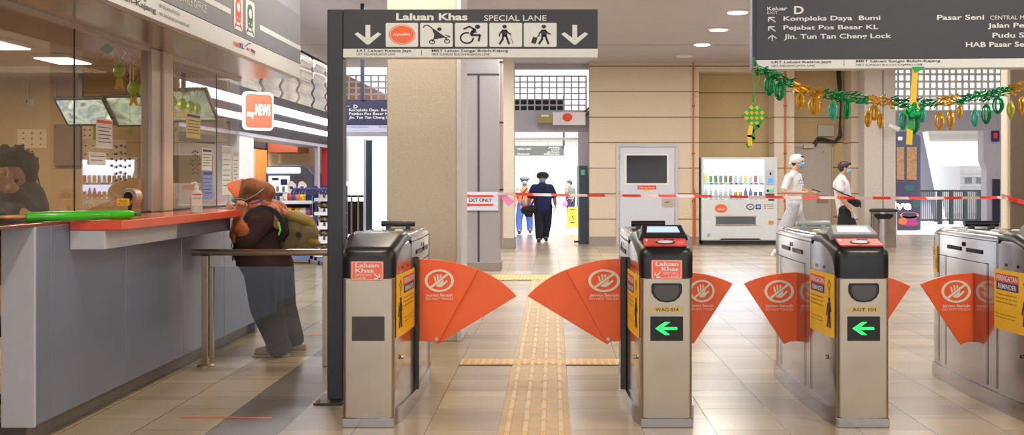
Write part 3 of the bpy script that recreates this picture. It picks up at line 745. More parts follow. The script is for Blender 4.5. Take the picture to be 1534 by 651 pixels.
def arc(c,p0,p1,n=10):
    """pixel-space arc between p0 and p1 about centre c"""
    a0=math.atan2(p0[1]-c[1],(p0[0]-c[0])/1.33); a1=math.atan2(p1[1]-c[1],(p1[0]-c[0])/1.33)
    r0=math.hypot(p0[1]-c[1],(p0[0]-c[0])/1.33); r1=math.hypot(p1[1]-c[1],(p1[0]-c[0])/1.33)
    return [(c[0]+1.33*(r0+(r1-r0)*i/n)*math.cos(a0+(a1-a0)*i/n),c[1]+(r0+(r1-r0)*i/n)*math.sin(a0+(a1-a0)*i/n)) for i in range(n+1)]
def warn_sticker(cx,sg,t0,t1,z0,z1,root,left_far):
    """yellow notice following the curved side; reads left to right from in front"""
    mb=MB(); side_patch(mb,cx,sg,t0,t1,z0,z1,0.001,0.003,0)
    def mp(a,b,d=0.0045):  # a 0..1 left to right, b 0..1 bottom to top
        t=(t1+(t0-t1)*a) if left_far else (t0+(t1-t0)*a)
        return side(cx,sg,t,z0+(z1-z0)*b,d)
    def rect(a0,a1,b0,b1,mi,d):
        n=5; vs=[]
        for i in range(n+1):
            a=a0+(a1-a0)*i/n; vs+=[mp(a,b0,d),mp(a,b1,d)]
        mb.add(vs,[(2*i,2*i+2,2*i+3,2*i+1) for i in range(n)],mi)
    if left_far: A0,A1=0.04,0.66
    else: A0,A1=0.30,0.96
    rect(A0,A1,.79,.93,1,0.0035); rect(A0+.02,A1,.66,.79,2,0.0035)
    text_into(mb,'PERINGATAN',lambda a,b:mp(a,b),A0+.03,A1-.02,.815,.905,mi=3,bold=.03)
    text_into(mb,'REMINDER',lambda a,b:mp(a,b),A0+.08,A1-.05,.685,.765,mi=3,bold=.02)
    for k,s in enumerate(('Pastikan kanak-kanak dan','barang anda jauh dari pintu','semasa melalui laluan ini')):
        text_into(mb,s,lambda a,b:mp(a,b),A0+.02,A1-.04,.575-.065*k,.605-.065*k,mi=4)
    for k,s in enumerate(('Please keep children and','belongings clear of the gate')):
        text_into(mb,s,lambda a,b:mp(a,b),A0+.02,A1-.08,.25-.055*k,.27-.055*k,mi=4)
    # small standing figure beside a child
    fx=.84 if left_far else .16
    def stk(pts,w):
        for (x0,y0),(x1,y1) in zip(pts,pts[1:]):
            dx,dy=x1-x0,(y1-y0); L=math.hypot(dx,dy) or 1; nx,ny=-dy/L*w/2,dx/L*w/2
            mb.add([mp(x0-nx,y0-ny),mp(x1-nx,y1-ny),mp(x1+nx,y1+ny),mp(x0+nx,y0+ny)],[(0,1,2,3)],4)
    stk([(fx,.55),(fx,.40)],.10); stk([(fx-.01,.42),(fx-.05,.14)],.05); stk([(fx+.01,.42),(fx+.04,.14)],.05)
    stk([(fx-.04,.52),(fx-.09,.32)],.035); stk([(fx,.56),(fx,.62)],.07); stk([(fx+.02,.53),(fx+.07,.40)],.03)
    stk([(fx,.9),(fx-.05,.82),(fx,.74),(fx+.05,.82),(fx,.9)],.015); stk([(fx,.74),(fx,.64)],.012)
    mb.build('warning_sticker',[M['yellow'],M['red'],M['navy'],M['signwhite'],M['ink']],root,label='yellow warning sticker')
def gate(cx,label,screen,lsticker,code,cup,led,flaps,warn,bar,bezel='black'):
    g=thing('ticket_gate',label,'ticket gate',(cx,GY+GL/2,0),group=None)
    # base plinth
    mb=MB(); T=[0,.012,.035,.15,.35,.6,.9,1.2,1.45,1.58,1.65,1.69,1.70]
    mb.loft([[Vector((cx-gw(t)-e,GY+t+ (e if t>1.6 else -e if t<.02 else 0),0)),Vector((cx-gw(t)-e,GY+t,.095)),Vector((cx+gw(t)+e,GY+t,.095)),Vector((cx+gw(t)+e,GY+t,0))] for t in T for e in (0.009 if t>.1 else -0.006,)])
    mb.build('plinth',M['steelside'],g,smooth=True)
    # body
    mb=MB(); T=[.02,.035,.08,.15,.25,.35,.47,.6,.75,.9,1.05,1.2,1.35,1.45,1.52,1.58,1.62,1.65,1.675,1.69,1.70]
    mb.loft([section(cx,t,gw(t)-0.003,.096,min(interp(ZT,t),1.04)-(0.012 if t<.45 else 0),.045 if t>.1 else .02) for t in T])
    mb.build('body',M['steelside'],g,smooth=True)
    # front panel, brushed, rounded vertical edges
    fr=front(GY); mb=MB(); hw=.139
    pr=[]
    for i in range(7):
        a=math.pi+math.pi/2*i/6; pr.append((cx-hw+.022+.022*math.cos(a),GY+.0+.022+.022*math.sin(a)))
    for i in range(7):
        a=-math.pi/2+math.pi/2*i/6; pr.append((cx+hw-.022+.022*math.cos(a),GY+.022+.022*math.sin(a)))
    pr+=[(cx+hw,GY+.05),(cx-hw,GY+.05)]
    mb.loft([[Vector((x,y-.004,.055)) for x,y in pr],[Vector((x,y-.004,.812)) for x,y in pr]])
    mb.build('front_panel',M['steel'],g,smooth=True)
    mb=MB().box(cx-hw-.002,cx+hw+.002,GY-.008,GY+.04,0,.052); mb.build('kick_plate',M['steelside'],g,bevel=.004)
    # black cap
    ZL=[(0,.815),(.02,.815),(.035,.83),(.06,.90),(.1,.945),(.2,.985),(.35,1.015),(.44,1.02)]
    mb=MB(); T=[-.004,.004,.012,.022,.035,.05,.07,.1,.15,.2,.25,.28,.32,.36,.40,.435,.45]
    mb.loft([section(cx,t,(gw(max(t,0))+.004)-(0.012 if t<0 else 0),interp(ZL,max(t,0)),interp(ZT,max(t,0))-(0.02 if t<0 else 0.0)-(0.012 if t>.44 else 0),.05,7) for t in T])
    mb.build('cap',M['black'],g,smooth=True)
    # top roller bar
    y0=GY+1.14; mb=MB().tube([(cx-.11,y0,1.068),(cx+.11,y0,1.068)],.019,12)
    mb.box(cx-.08,cx-.05,y0-.02,y0+.02,1.035,1.06).box(cx+.05,cx+.08,y0-.02,y0+.02,1.035,1.06)
    mb.build('top_bar',M['glassbar'] if bar=='glass' else M['black'],g,smooth=True,label='pale glassy top bar' if bar=='glass' else 'black top bar')
    for dx in (-.07,.06): MB().lathe((cx+dx,GY+.75,1.038),[(.028,0),(.028,.006),(.02,.01)],16).build('sensor_pad',M['signwhite'],g,smooth=True)
    # side details: lid seam, vents, lock, hatch
    for sg in warn and [w[0] for w in warn] or []:
        mb=MB()
        side_patch(mb,cx,sg,.47,1.62,.985,.989,0,.0015)
        side_patch(mb,cx,sg,.60,1.45,.845,.849,0,.0015); side_patch(mb,cx,sg,.60,.606,.12,.85,0,.0015,n=1)
        side_patch(mb,cx,sg,1.30,1.306,.12,.85,0,.0015,n=1); side_patch(mb,cx,sg,1.45,1.456,.12,.985,0,.0015,n=1)
        side_patch(mb,cx,sg,.47,.476,.12,.985,0,.0015,n=1)
        mb.build('panel_seams',M['steeldk'],g)
        for ta,tb in ((.68,.92),(1.02,1.26)):
            mb=MB(); side_patch(mb,cx,sg,ta,tb,.90,.925,0,.003); mb.build('vent_slot',M['steeldk'],g)
        c=side(cx,sg,.97,.945,0); mb=MB(); f2=Fr(c,(0,sg,0),(0,0,1))
        mb.ell(f2,(0,0),.014,.014,0,.006,0,n=16).ell(f2,(0,0),.006,.006,.006,.008,1,n=10); mb.build('lock',[M['steelside'],M['black']],g)
        for t in (.22,.36):
            mb=MB(); f2=Fr(side(cx,sg,t,.86,0),(0,sg,0)); mb.ell(f2,(0,0),.006,.009,0,.003,0,n=10); mb.build('screw',M['black'],g)
        f2=Fr(side(cx,sg,.16,.36,0),(0,sg,0)); mb=MB(); mb.ell(f2,(0,0),.012,.012,0,.012,0,n=14); mb.build('key_switch',M['steelside'],g)
    for w in warn: warn_sticker(cx,w[0],w[1],w[2],w[3],w[4],g,w[0]<0)
    # screen, reader
    if screen:
        sl=math.atan2(.05,.25); o=Vector((cx,GY+.03,.987)); up=Vector((0,math.cos(.26),math.sin(.26)))
        f2=Fr(o+Vector((0,0,.004)),(1,0,0),up)
        mb=MB().prism(f2,rrect(-.118,.0,.118,.125,.008),-.004,.004,0)
        mb.ell(f2,(0.0,.045),.055,.03,.004,.007,1,n=26).ell(f2,(0,.045),.042,.021,.007,.009,2,n=26)
        mb.stroke(f2,[(.0,.1),(.05,.1)],.018,.004,.006,3); mb.stroke(f2,[(-.1,.07),(-.1,.1)],.01,.004,.006,4)
        text_into(mb,'Touch',lambda a,b:f2.at(a,b,.006),.065,.105,.03,.05,mi=4)
        text_into(mb,'Sila sentuh kad',lambda a,b:f2.at(a,b,.006),-.06,.06,.078,.088,mi=4)
        mb.build('card_reader',[M['reader'],M['blackm'],M['signwhite'],M['navy'],M['signwhite']],g,label='red card reader panel with an oval target')
        f3=Fr(o+up*.135+Vector((0,0,.012)),(1,0,0),Vector((0,math.cos(.42),math.sin(.42))))
        bz=M['black'] if bezel=='black' else M['bezel']
        mb=MB()
        a=[f3.at(-.128,-.0,.014),f3.at(.128,-.0,.014),f3.at(.112,.125,.014),f3.at(-.112,.125,.014)]
        bq=[f3.at(-.145,-.012,-.03),f3.at(.145,-.012,-.03),f3.at(.13,.14,-.05),f3.at(-.13,.14,-.05)]
        mb.add(a+bq,[(0,1,2,3),(7,6,5,4),(0,4,5,1),(1,5,6,2),(2,6,7,3),(3,7,4,0)])
        sc=mb.build('screen_housing',bz,g,bevel=.005)
        mb=MB().prism(f3,[(-.094,.026),(.094,.026),(.084,.098),(-.084,.098)],.0142,.016,0); mb.build('display',M['screen'],sc,label='lit pale blue display')
    if lsticker:
        k=lsticker; u0,v0,u1,v1=k
        f4=front(GY-.0085); mb=MB().rpx(f4,u0,v0,u1,v1,-.004,.001,0,r=.006)
        mb.rpx(f4,u0+1.5,v0+1.2,u1-1.5,v1-1.2,.001,.0016,1,r=.005).rpx(f4,u0+2.4,v0+2,u1-2.4,v1-2,.0016,.0022,0,r=.004)
        W=u1-u0; H=v1-v0; L=screen
        def T(s,x0,y0,x1,y1,bd): text_px(mb,f4,s,u0+x0*W,v0+y0*H,u0+x1*W,v0+y1*H,d=.0032,mi=1,bold=bd)
        if L:
            T('Laluan',.14,.10,.88,.32,.03); T('Khas',.33,.37,.88,.58,.03); T('SPECIAL',.38,.64,.88,.76,0); T('LANE',.56,.81,.88,.93,0)
            ax,ay,dx=.13,.90,.16
        else:
            T('Laluan',.14,.10,.86,.32,.03); T('Khas',.14,.37,.70,.58,.03); T('SPECIAL',.14,.64,.66,.76,0); T('LANE',.14,.81,.46,.93,0)
            ax,ay,dx=.88,.90,-.16
        def q(x,y): return f4.px(u0+x*W,v0+y*H)
        mb.stroke(f4,[q(ax+dx,ay-.26),q(ax,ay)],.007,.0022,.0034,1); mb.stroke(f4,[q(ax,ay-.22),q(ax,ay),q(ax+dx,ay)],.007,.0022,.0034,1)
        mb.build('lane_sticker',[M['pinkS'],M['signwhite']],g,label='coral special lane sticker')
    f5=front(GY-.004)
    if cup:
        u=cx*F/GY+CU; mb=MB()
        def shp(s,dv=0):
            P0=[(-22*s,-14*s),(22*s,-14*s)]
            return [(u+x,437+y+dv) for (x,y) in ([(-21*s,-13*s),(-23*s,-10*s),(-23*s,0),(-19*s,8*s),(-11*s,14*s),(0,15.5*s),(11*s,14*s),(19*s,8*s),(23*s,0),(23*s,-10*s),(21*s,-13*s)])]
        mb.ppx(f5,shp(1),-.002,.006,0); mb.ppx(f5,shp(.8,.5),.006,.0065,1)
        mb.build('ticket_slot',[M['blackm'],mat('smoked_plastic',(70,68,66),0.2)],g)
        mb=MB().rpx(f5,u-25,459.5,u+25,466.5,-.002,.001,0); text_px(mb,f5,code,u-17,460.8,u+18,465.8,d=.002,mi=1,bold=.01)
        mb.build('number_plate',[mat('gold_plate',(205,170,100),0.4,0.6),M['ink']],g)
    u=cx*F/GY+CU
    mb=MB().rpx(f5,u-24.5,473.5,u+24.5,510,-.003,.002,0,r=.003)
    if not led: mb.build('display_window',M['smoke'],g)
    else:
        d=mb.build('display_window',M['blackm'],g)
        mb=MB(); q=lambda x,y:f5.px(u+x,491.5+y)
        mb.prism(f5,[q(-17,0),q(-3,-9.5),q(5,-9.5),q(-5.5,-2.1),q(15,-2.1),q(16,0),q(15,2.1),q(-5.5,2.1),q(5,9.5),q(-3,9.5)],.002,.004,0)
        mb.build('arrow',M['green'],d,label='lit green arrow')
    for fl in flaps: fl(g,cx)
    return g
M['glassbar']=mat('frosted_glass_bar',(150,165,165),0.2)
M['reader']=mat('red_reader',(220,80,72),0.4,var=0.25,scale=18)
M['bezel']=mat('grey_bezel',(112,114,116),0.45)
M['smoke']=mat('smoked_window',(62,56,54),0.15)
def wide_flap(sg,pts_first,pts_second,pivot,stk,baru):
    def f(g,cx):
        Y=6.5; fr=front(Y)
        mb=MB().ppx(fr,pts_second,-.028,-.012,0); mb.build('flap',M['orange'],g,bevel=.003,label='outer fan leaf of the orange barrier')
        mb=MB().ppx(fr,pts_first,-.010,.008,0); o=mb.build('flap',M['orange'],g,bevel=.003,label='inner fan leaf of the orange barrier')
        c=fr.px(*pivot); mb=MB().ell(fr,c,.011,.010,.008,.014,0,n=16); mb.build('pivot_bolt',M['steelside'],o)
        fs=Fr((0,Y-.009,0)); stop_sticker(fs,*stk,o)
        x0=X_(baru[0],Y-.03); x1=X_(baru[1],Y-.03)
        mb=MB().box(x0,x1,Y-.05,Y-.012,Z_(582,Y-.03),Z_(384,Y-.03)); mb.build('slot_trim',mat('dark_trim',(70,64,58),0.3,0.7),g,bevel=.006)
    return f
def narrow_flap(pts,stk):
    def f(g,cx):
        fr=front(6.67); mb=MB().ppx(fr,pts,-.010,.008,0); o=mb.build('flap',M['orange'],g,bevel=.003,label='orange fan-shaped barrier leaf')
        if stk: stop_sticker(Fr((0,6.661,0)),*stk,o)
    return f
c1=(652,515)
fA=[(600,520-6)]+[(600,388)]+arc(c1,(628,387.5),(716,404),8)+[(655,515.5),(649,511),(628,510)]
fB=arc(c1,(706,400),(774,443.5),8)+[(655,515.5),(664,490)]
gate(-1.009,'ticket gate beside the tall sign post, with a black front window and no green arrow',False,(525.5,391,574.5,420),'',False,False,
     [wide_flap(1,fA,fB,(654,507),(634.5,400,682,450),(618,628))],[(1,.05,.56,.48,.83)],'black')
mir=lambda p,s:(s-p[0],p[1])
S=1565
gB=[mir(p,S-1) for p in fA]; gC=[mir(p,S-1) for p in fB]
nf_r=[(1010,405)]+arc((1037,515),(1012,407),(1097.5,424.5),8)+[(1039,514.5),(1030,510),(1010,509)]
gate(.623,'ticket gate with the lane sticker, screen and green arrow, right of the wide special lane',True,(975.5,389,1022,417.5),'WAG 014',True,True,
     [wide_flap(-1,gB,gC,(911,507),(879,400,931,450),(929.5,938.5)),narrow_flap(nf_r,(1031,415.5,1072,465.5))],[(-1,.05,.50,.48,.83)],'black')
nf_l=[(2228-p[0]-1,p[1]) if 0 else (2212.5-p[0],p[1]) for p in nf_r]
nf_l=[(1200,510),(1200,407.5),(1190,407.5)]+arc((1176,515),(1190,408),(1114.5,424.5),8)[1:]+[(1174.5,515),(1183,511)]
nf_r3=[(1275,509),(1275,410),(1285,409)]+arc((1302,515),(1285,409),(1363.5,428.5),8)[1:]+[(1305,514.5),(1296,510)]
gate(1.70,'ticket gate numbered 101 with a grey screen and green arrow, right of centre',True,None,'AGT 101',True,True,
     [narrow_flap(nf_l,(1143,416,1191,466)),narrow_flap(nf_r3,None)],[(-1,.05,.48,.48,.83)],'glass','grey')
d4=264
nf4=[(p[0]+d4+(3 if p[0]>1190 else 0),p[1]+1) for p in nf_l]
nf4r=[(p[0]+d4,p[1]) for p in nf_r3]
gate(2.80,'ticket gate at the right edge of the view, only its curved side and rear visible',True,None,'AGT 102',True,True,
     [narrow_flap(nf4,(1408,416,1456,466)),narrow_flap(nf4r,None)],[(-1,.05,.50,.48,.83),(-1,1.47,1.64,.72,.90)],'black','grey')
# ================================================================ tactile paving
M['tactmats']=[M['tact'],M['tactridge'],M['tacty']]
mb=MB().box(-.294,.096,3.0,14.4,0,.005,0)
o=mb.build('tactile_path',M['tact'],label='tan tactile paving strip running through the wide special lane',cat='tactile paving')
mb=MB()
y=3.1
while y<14.2:
    for k in range(4):
        x=-.245+k*.097; mb.box(x-.014,x+.014,y,y+.24,.005,.010)
    y+=.29
mb.build('ridges',M['tactridge'],o,bevel=.004,seg=1)
mb=MB(); y=3.1
while y<14.2:
    for k in range(4):
        x=-.245+k*.097; mb.box(x-.02,x+.02,y+.245,y+.285,.005,.0085)
    y+=.29
mb.build('joint_bars',M['tacty'],o)
def cross(y0,y1,x0,x1,label,skip=()):
    mb=MB().box(x0,x1,y0,y1,.0052,.0075,0); o=mb.build('tactile_cross_strip',M['tactridge'],label=label,cat='tactile paving')
    mb=MB(); x=x0+.02
    while x<x1-.03:
        mb.box(x,x+.03,y0+.02,y1-.02,.0075,.0105); x+=.052
    mb.build('warning_bars',M['tacty'],o)
cross(7.80,8.05,X_(690,7.9),X_(931,7.9),'short yellow barred tactile strip crossing the path just behind the orange flaps')
cross(14.45,15.2,X_(735,14.8),X_(826,14.8),'far yellow barred tactile strip at the end of the tan path')
# floor marking tapes
mb=MB().box(X_(271,6.08),X_(407,6.08),6.07,6.09,0,.002); mb.build('floor_tape',M['red'],label='long thin red tape line on the floor near the handrail post',cat='floor tape')
mb=MB().box(X_(465,9.35),X_(489,9.35),9.33,9.37,0,.002); mb.build('floor_tape',M['red'],label='short thin red tape mark on the floor behind the woman',cat='floor tape')
# ================================================================ special lane sign and its post
SY=6.5; fr=front(SY)
t=thing('sign_post','tall charcoal post carrying the special lane sign','post',(X_(502,SY),SY+.06,0))
MB().box(X_(490,SY),X_(513.5,SY),SY,SY+.12,.015,Z_(14,SY)).build('post',M['darkpost'],t,bevel=.006)
MB().box(X_(474,SY),X_(516,SY),SY-.09,SY+.2,0,.015).build('base_plate',M['darkpost'],t,bevel=.004)
for dx in (480,496):
    MB().lathe((X_(dx,SY),SY-.06,.015),[(.01,0),(.01,.01),(.006,.014)],8).build('bolt',M['gold'],t)
t=thing('special_lane_sign','wide charcoal and white special lane sign with five pictograms','sign',(X_(700,SY),SY,Z_(86,SY)))
MB().rpx(fr,514,14,895.5,72.5,-.10,0).build('sign_board',M['signgrey'],t,bevel=.003)
MB().rpx(fr,514,72.8,895.5,86,-.10,.0).build('lower_band',M['signwhite'],t,bevel=.002,label='white lower band')
q=crop(480,0,3.567)
def T(mb,s,x0,y0,x1,y1,**k):
    a=q(x0,y0); b=q(x1,y1); text_px(mb,fr,s,a[0],a[1],b[0],b[1],**k)
mb=MB(); T(mb,'Laluan Khas',405,71,787,109,bold=.035); T(mb,'SPECIAL LANE',875,82,1208,111,bold=.005); mb.build('lettering',M['signwhite'],t)
mb=MB(); T(mb,'LRT Laluan Kelana Jaya',195,264,487,277,bold=.012); T(mb,'LRT KELANA JAYA LINE',195,284,400,295)
T(mb,'MRT Laluan Sungai Buloh-Kajang',595,264,1003,277,bold=.012); T(mb,'MRT SUNGAI BULOH-KAJANG LINE',595,284,903,296)
a=q(539,266); b=q(541,295); mb.rpx(fr,a[0],a[1],b[0],b[1],0,.003); mb.build('small_lettering',M['ink'],t)
def pp(x,y): return fr.px(*q(x,y))
def polyq(mb,pts,d0=.001,d1=.003,mi=0): return mb.prism(fr,[pp(*p) for p in pts],d0,d1,mi)
for x in (254,1359):
    mb=MB(); polyq(mb,[(x-13,133),(x+13,133),(x+13,208),(x-13,208)]); 
    polyq(mb,[(x-72,182),(x-54,172),(x+6,216),(x+6,238),(x-6,238)],.001,.0032); polyq(mb,[(x+72,182),(x+54,172),(x-6,216),(x-6,238),(x+6,238)],.001,.0031)
    mb.build('arrow',M['signwhite'],t)
def cq(mb,x,y,r,inner=0,mi=0,d=.004,ry=None):
    c=pp(x,y); k=SY/F/3.567; mb.ell(fr,c,r*k*1.0,(ry or r*.8)*k,.002,d,mi,n=24,inner=inner)
def sq(mb,pts,w,mi=0,d=.004):
    mb.stroke(fr,[pp(*p) for p in pts],w*SY/F/3.567,.002,d,mi)
for i,(x0,x1) in enumerate(((349,522),(533,707),(719,893),(903,1078),(1087,1262))):
    a=q(x0,122); b=q(x1,250); tile=MB().rpx(fr,a[0],a[1],b[0],b[1],0,.002,0,r=.008).build('pictogram_tile',M['signwhite'],t)
    mb=MB(); cx=(x0+x1)/2
    if i==0:
        cq(mb,437,185,71,ry=54,mi=0,d=.0035); cq(mb,437,185,66,ry=50,mi=1,d=.004); cq(mb,437,185,63,ry=47,mi=0,d=.0045)
        text_px(mb,fr,'rapidKL',*q(388,177),*q(485,191),d=.006,mi=1,bold=.03,shear=.3)
        mb.build('emblem',[M['orange'],M['signwhite']],tile,label='round orange operator emblem'); continue
    if i==1:
        sq(mb,[(550,148),(556,138),(570,134),(584,140),(600,155),(606,175)],5); polyq(mb,[(600,152),(612,158),(672,200),(606,210),(608,180)],.002,.004)
        cq(mb,636,156,12); sq(mb,[(606,208),(597,222)],6); sq(mb,[(668,200),(677,216)],6); sq(mb,[(672,200),(694,196),(668,186)],4)
        cq(mb,597,224,16,inner=.68); cq(mb,677,220,16,inner=.68)
    if i==2:
        cq(mb,840,143,14); sq(mb,[(767,155),(795,142),(826,158)],9); sq(mb,[(824,158),(806,182)],18); sq(mb,[(806,188),(852,188),(846,218)],11); sq(mb,[(806,168),(834,172)],6)
        for k in range(15):
            a0=math.radians(75+k*19); a1=math.radians(75+(k+1)*19)
            sq(mb,[(783+34*math.cos(a0),203-28*math.sin(a0)),(783+34*math.cos(a1),203-28*math.sin(a1))],8)
    if i in (3,4):
        ox=0 if i==3 else 210
        cq(mb,984+ox,142,12); polyq(mb,[(972+ox,158),(994+ox,158),(1000+ox,172),(998+ox,196),(974+ox,196),(968+ox,176)],.002,.004)
        sq(mb,[(976+ox,190),(974+ox,210),(958+ox,234)],11); sq(mb,[(992+ox,190),(1000+ox,212),(1008+ox,234)],11)
        sq(mb,[(974+ox,162),(960+ox,178),(956+ox,194)],7); sq(mb,[(992+ox,162),(1006+ox,178),(1018+ox,182)],7)
        if i==3: sq(mb,[(1014,184),(1029,233)],2.5)
        else: polyq(mb,[(1136,196),(1160,202),(1150,235),(1126,228)],.002,.004); sq(mb,[(1156,198),(1166,192)],3)
    mb.build('pictogram',M['ink'],tile)
# ================================================================ direction sign on the right
fr=Fr((X_(1127,6.3),6.3,0),(1,-.062,0))
t=thing('direction_sign','large charcoal hanging direction sign listing exit D places, top right','sign',(X_(1127,6.3)+1.2,6.23,Z_(103,6.3)))
zb=1.35+(270-103.5)*6.3/F; zw=1.35+(270-90)*6.3/F; W=2.9; H=zb+1.02
MB().prism(fr,rrect(.022,zw+.001,W,H),-.12,0).build('sign_board',mat('sign_navy_grey',(62,62,70),0.45,var=0.02),t,bevel=.003)
MB().prism(fr,rrect(.022,zb,W,zw),-.12,.0).build('lower_band',M['signwhite'],t,bevel=.002,label='white lower band')
MB().prism(fr,rrect(0,zb,.021,H),-.125,.004).build('end_cap',mat('sign_edge',(50,54,80),0.4),t,bevel=.002)
for a in (.5,2.4):
    c=fr.at(a,0,-.06); MB().tube([(c.x,c.y,H-.01),(c.x,c.y,CZ)],.02,10).build('hanger_rod',M['steeldk'],t)
q=crop(1110,0,3.618)
def T(mb,s,x0,y0,x1,y1,**k):
    a=q(x0,y0); b=q(x1,y1); text_px(mb,fr,s,a[0],a[1],b[0],b[1],**k)
mb=MB(); B=dict(bold=.02)
T(mb,'Keluar',142,36,250,57,**B); T(mb,'EXIT',142,63,200,77); T(mb,'D',287,33,340,77,bold=.03)
T(mb,'Kompleks Daya  Bumi',230,84,755,113,**B); T(mb,'Pejabat Pos Besar KL',230,134,745,162,**B); T(mb,'Jln. Tun Tan Cheng Lock',232,181,815,211,**B)
T(mb,'Pasar Seni',1062,79,1317,109,**B); T(mb,'CENTRAL MARKET',1350,84,1534,107,prefix='CENTRAL M')
T(mb,'Jalan Petaling',1337,123,1534,151,prefix='Jalan Pe',**B); T(mb,'Pudu Sentral',1362,176,1534,205,prefix='Pudu S',**B); T(mb,'HAB Pasar Seni',1218,226,1534,255,prefix='HAB Pasar Se',**B)
k=6.3/F/3.618
def pp(x,y): return fr.px(*q(x,y))
for (x,y) in ((168,106),(168,156)):
    mb.stroke(fr,[pp(x+18,y+13),pp(x-14,y-9)],5.5*k,.001,.003); mb.stroke(fr,[pp(x+14,y-11),pp(x-18,y-11),pp(x-18,y+10)],5.5*k,.001,.0032)
mb.stroke(fr,[pp(169,220),pp(169,192)],5.5*k,.001,.003); mb.stroke(fr,[pp(148,208),pp(169,191),pp(191,208)],5.5*k,.001,.0032)
mb.build('lettering',M['signwhite'],t)
mb=MB(); T(mb,'LRT Laluan Kelana Jaya',166,328,489,342,bold=.012); T(mb,'LRT KELANA JAYA LINE',166,350,402,361)
T(mb,'MRT Laluan Sungai Buloh-Kajang',624,322,1080,338,bold=.012); T(mb,'MRT SUNGAI BULOH-KAJANG LINE',624,345,985,357)
mb.stroke(fr,[pp(558,326),pp(558,358)],1.5*k,0,.003); mb.build('small_lettering',M['ink'],t)
# ================================================================ garland and lanterns
GYY=6.12
q=crop(1100,90,3.535)
path=[(118,45),(150,62),(220,92),(310,128),(400,155),(490,178),(600,196),(700,214),(830,228),(950,232),(1080,220),(1200,205),(1350,182),(1450,160),(1534,128),(1640,80),(1760,40)]
pw=[P(*q(*p),GYY+.06*math.sin(i)) for i,p in enumerate(path)]
pw=[Vector((p.x,GYY,p.z)) for p in pw]
segs=[(0,3,'g'),(3,5,'y'),(5,7,'g'),(7,8,'y'),(8,10,'g'),(10,11,'y'),(11,13,'g'),(13,16,'y')]
t=thing('hanging_garland','green and gold tinsel garland looped below the right hand direction sign','garland',(pw[8].x,GYY,pw[8].z-.05))
for (a,b,c) in segs:
    mb=MB(); rnd=random.Random(a*7+3)
    for i in range(a,b):
        p0,p1=pw[i],pw[i+1]; L=(p1-p0).length; n=int(L*420)
        for k in range(n):
            s=k/n; c0=p0.lerp(p1,s)
            an=rnd.uniform(0,6.28); rr=rnd.uniform(.004,.034); o=Vector((0,math.cos(an)*rr,math.sin(an)*rr))
            d=Vector((rnd.uniform(-.022,.022),rnd.uniform(-.012,.012),rnd.uniform(-.010,.010)))
            e=Vector((rnd.uniform(-.004,.004),rnd.uniform(-.005,.005),.004)).normalized()*.0048
            w=c0+o; mb.add([w-d-e,w+d-e,w+d+e,w-d+e],[(0,1,2,3)])
        for w in (-.018,.018): mb.tube([p0+Vector((0,0,w)),p1+Vector((0,0,w))],.003,5)
    mb.build('tinsel_length',M['greenf'] if c=='g' else M['gold'],t,label='green foil tinsel' if c=='g' else 'gold foil tinsel')
MB().tube([pw[0],Vector((pw[0].x-.01,GYY+.05,zb+.002))],.004,6).build('tie',M['red'],t)
def lantern(x,y,w,h,label,m,group='foil lanterns hanging from the garland'):
    c=P(*q(x,y),GYY); k=GYY/F/3.535; W=w*k/2; H=h*k/2
    t=thing('hanging_lantern',label,'lantern',c-Vector((0,0,H)),group)
    prof=[(.12,-1),(.55,-.72),(.95,-.3),(1,.2),(.6,.72),(.12,1)]
    mb=MB()
    for j in range(8):
        a=2*math.pi*j/8; mb.tube([c+Vector((W*r*math.cos(a),W*r*math.sin(a),H*z)) for r,z in prof],.0042,5)
    for (r,z) in ((.52,-.74),(.6,.72)):
        mb.tube([c+Vector((W*r*math.cos(2*math.pi*j/8),W*r*math.sin(2*math.pi*j/8),H*z)) for j in range(9)],.004,5)
    mb.build('cage',m,t,smooth=True)
    mb=MB()
    for j in range(0,8):
        if j not in (0,3,6): continue
        a,b=2*math.pi*j/8,2*math.pi*(j+1)/8
        vs=[c+Vector((W*r*.96*math.cos(s),W*r*.96*math.sin(s),H*z)) for r,z in prof[1:5] for s in (a,b)]
        mb.add(vs,[(2*i,2*i+1,2*i+3,2*i+2) for i in range(3)])
    mb.build('foil_panels',m,t)
    # hook up to the garland
    xs=[p.x for p in pw]; zt=c.z+H+.02
    for p0,p1 in zip(pw,pw[1:]):
        if p0.x<=c.x<=p1.x: zt=p0.z+(p1.z-p0.z)*(c.x-p0.x)/(p1.x-p0.x)
    MB().tube([c+Vector((0,0,H*.95)),Vector((c.x,c.y,max(zt,c.z+H)))],.0015,5).build('thread',M['gold'],t)
G,Yl=M['greenf'],M['gold']; TG=mat('turquoise_foil',(60,190,160),0.25,0.6,var=0.2); OL=mat('olive_foil',(180,180,50),0.3,0.5)
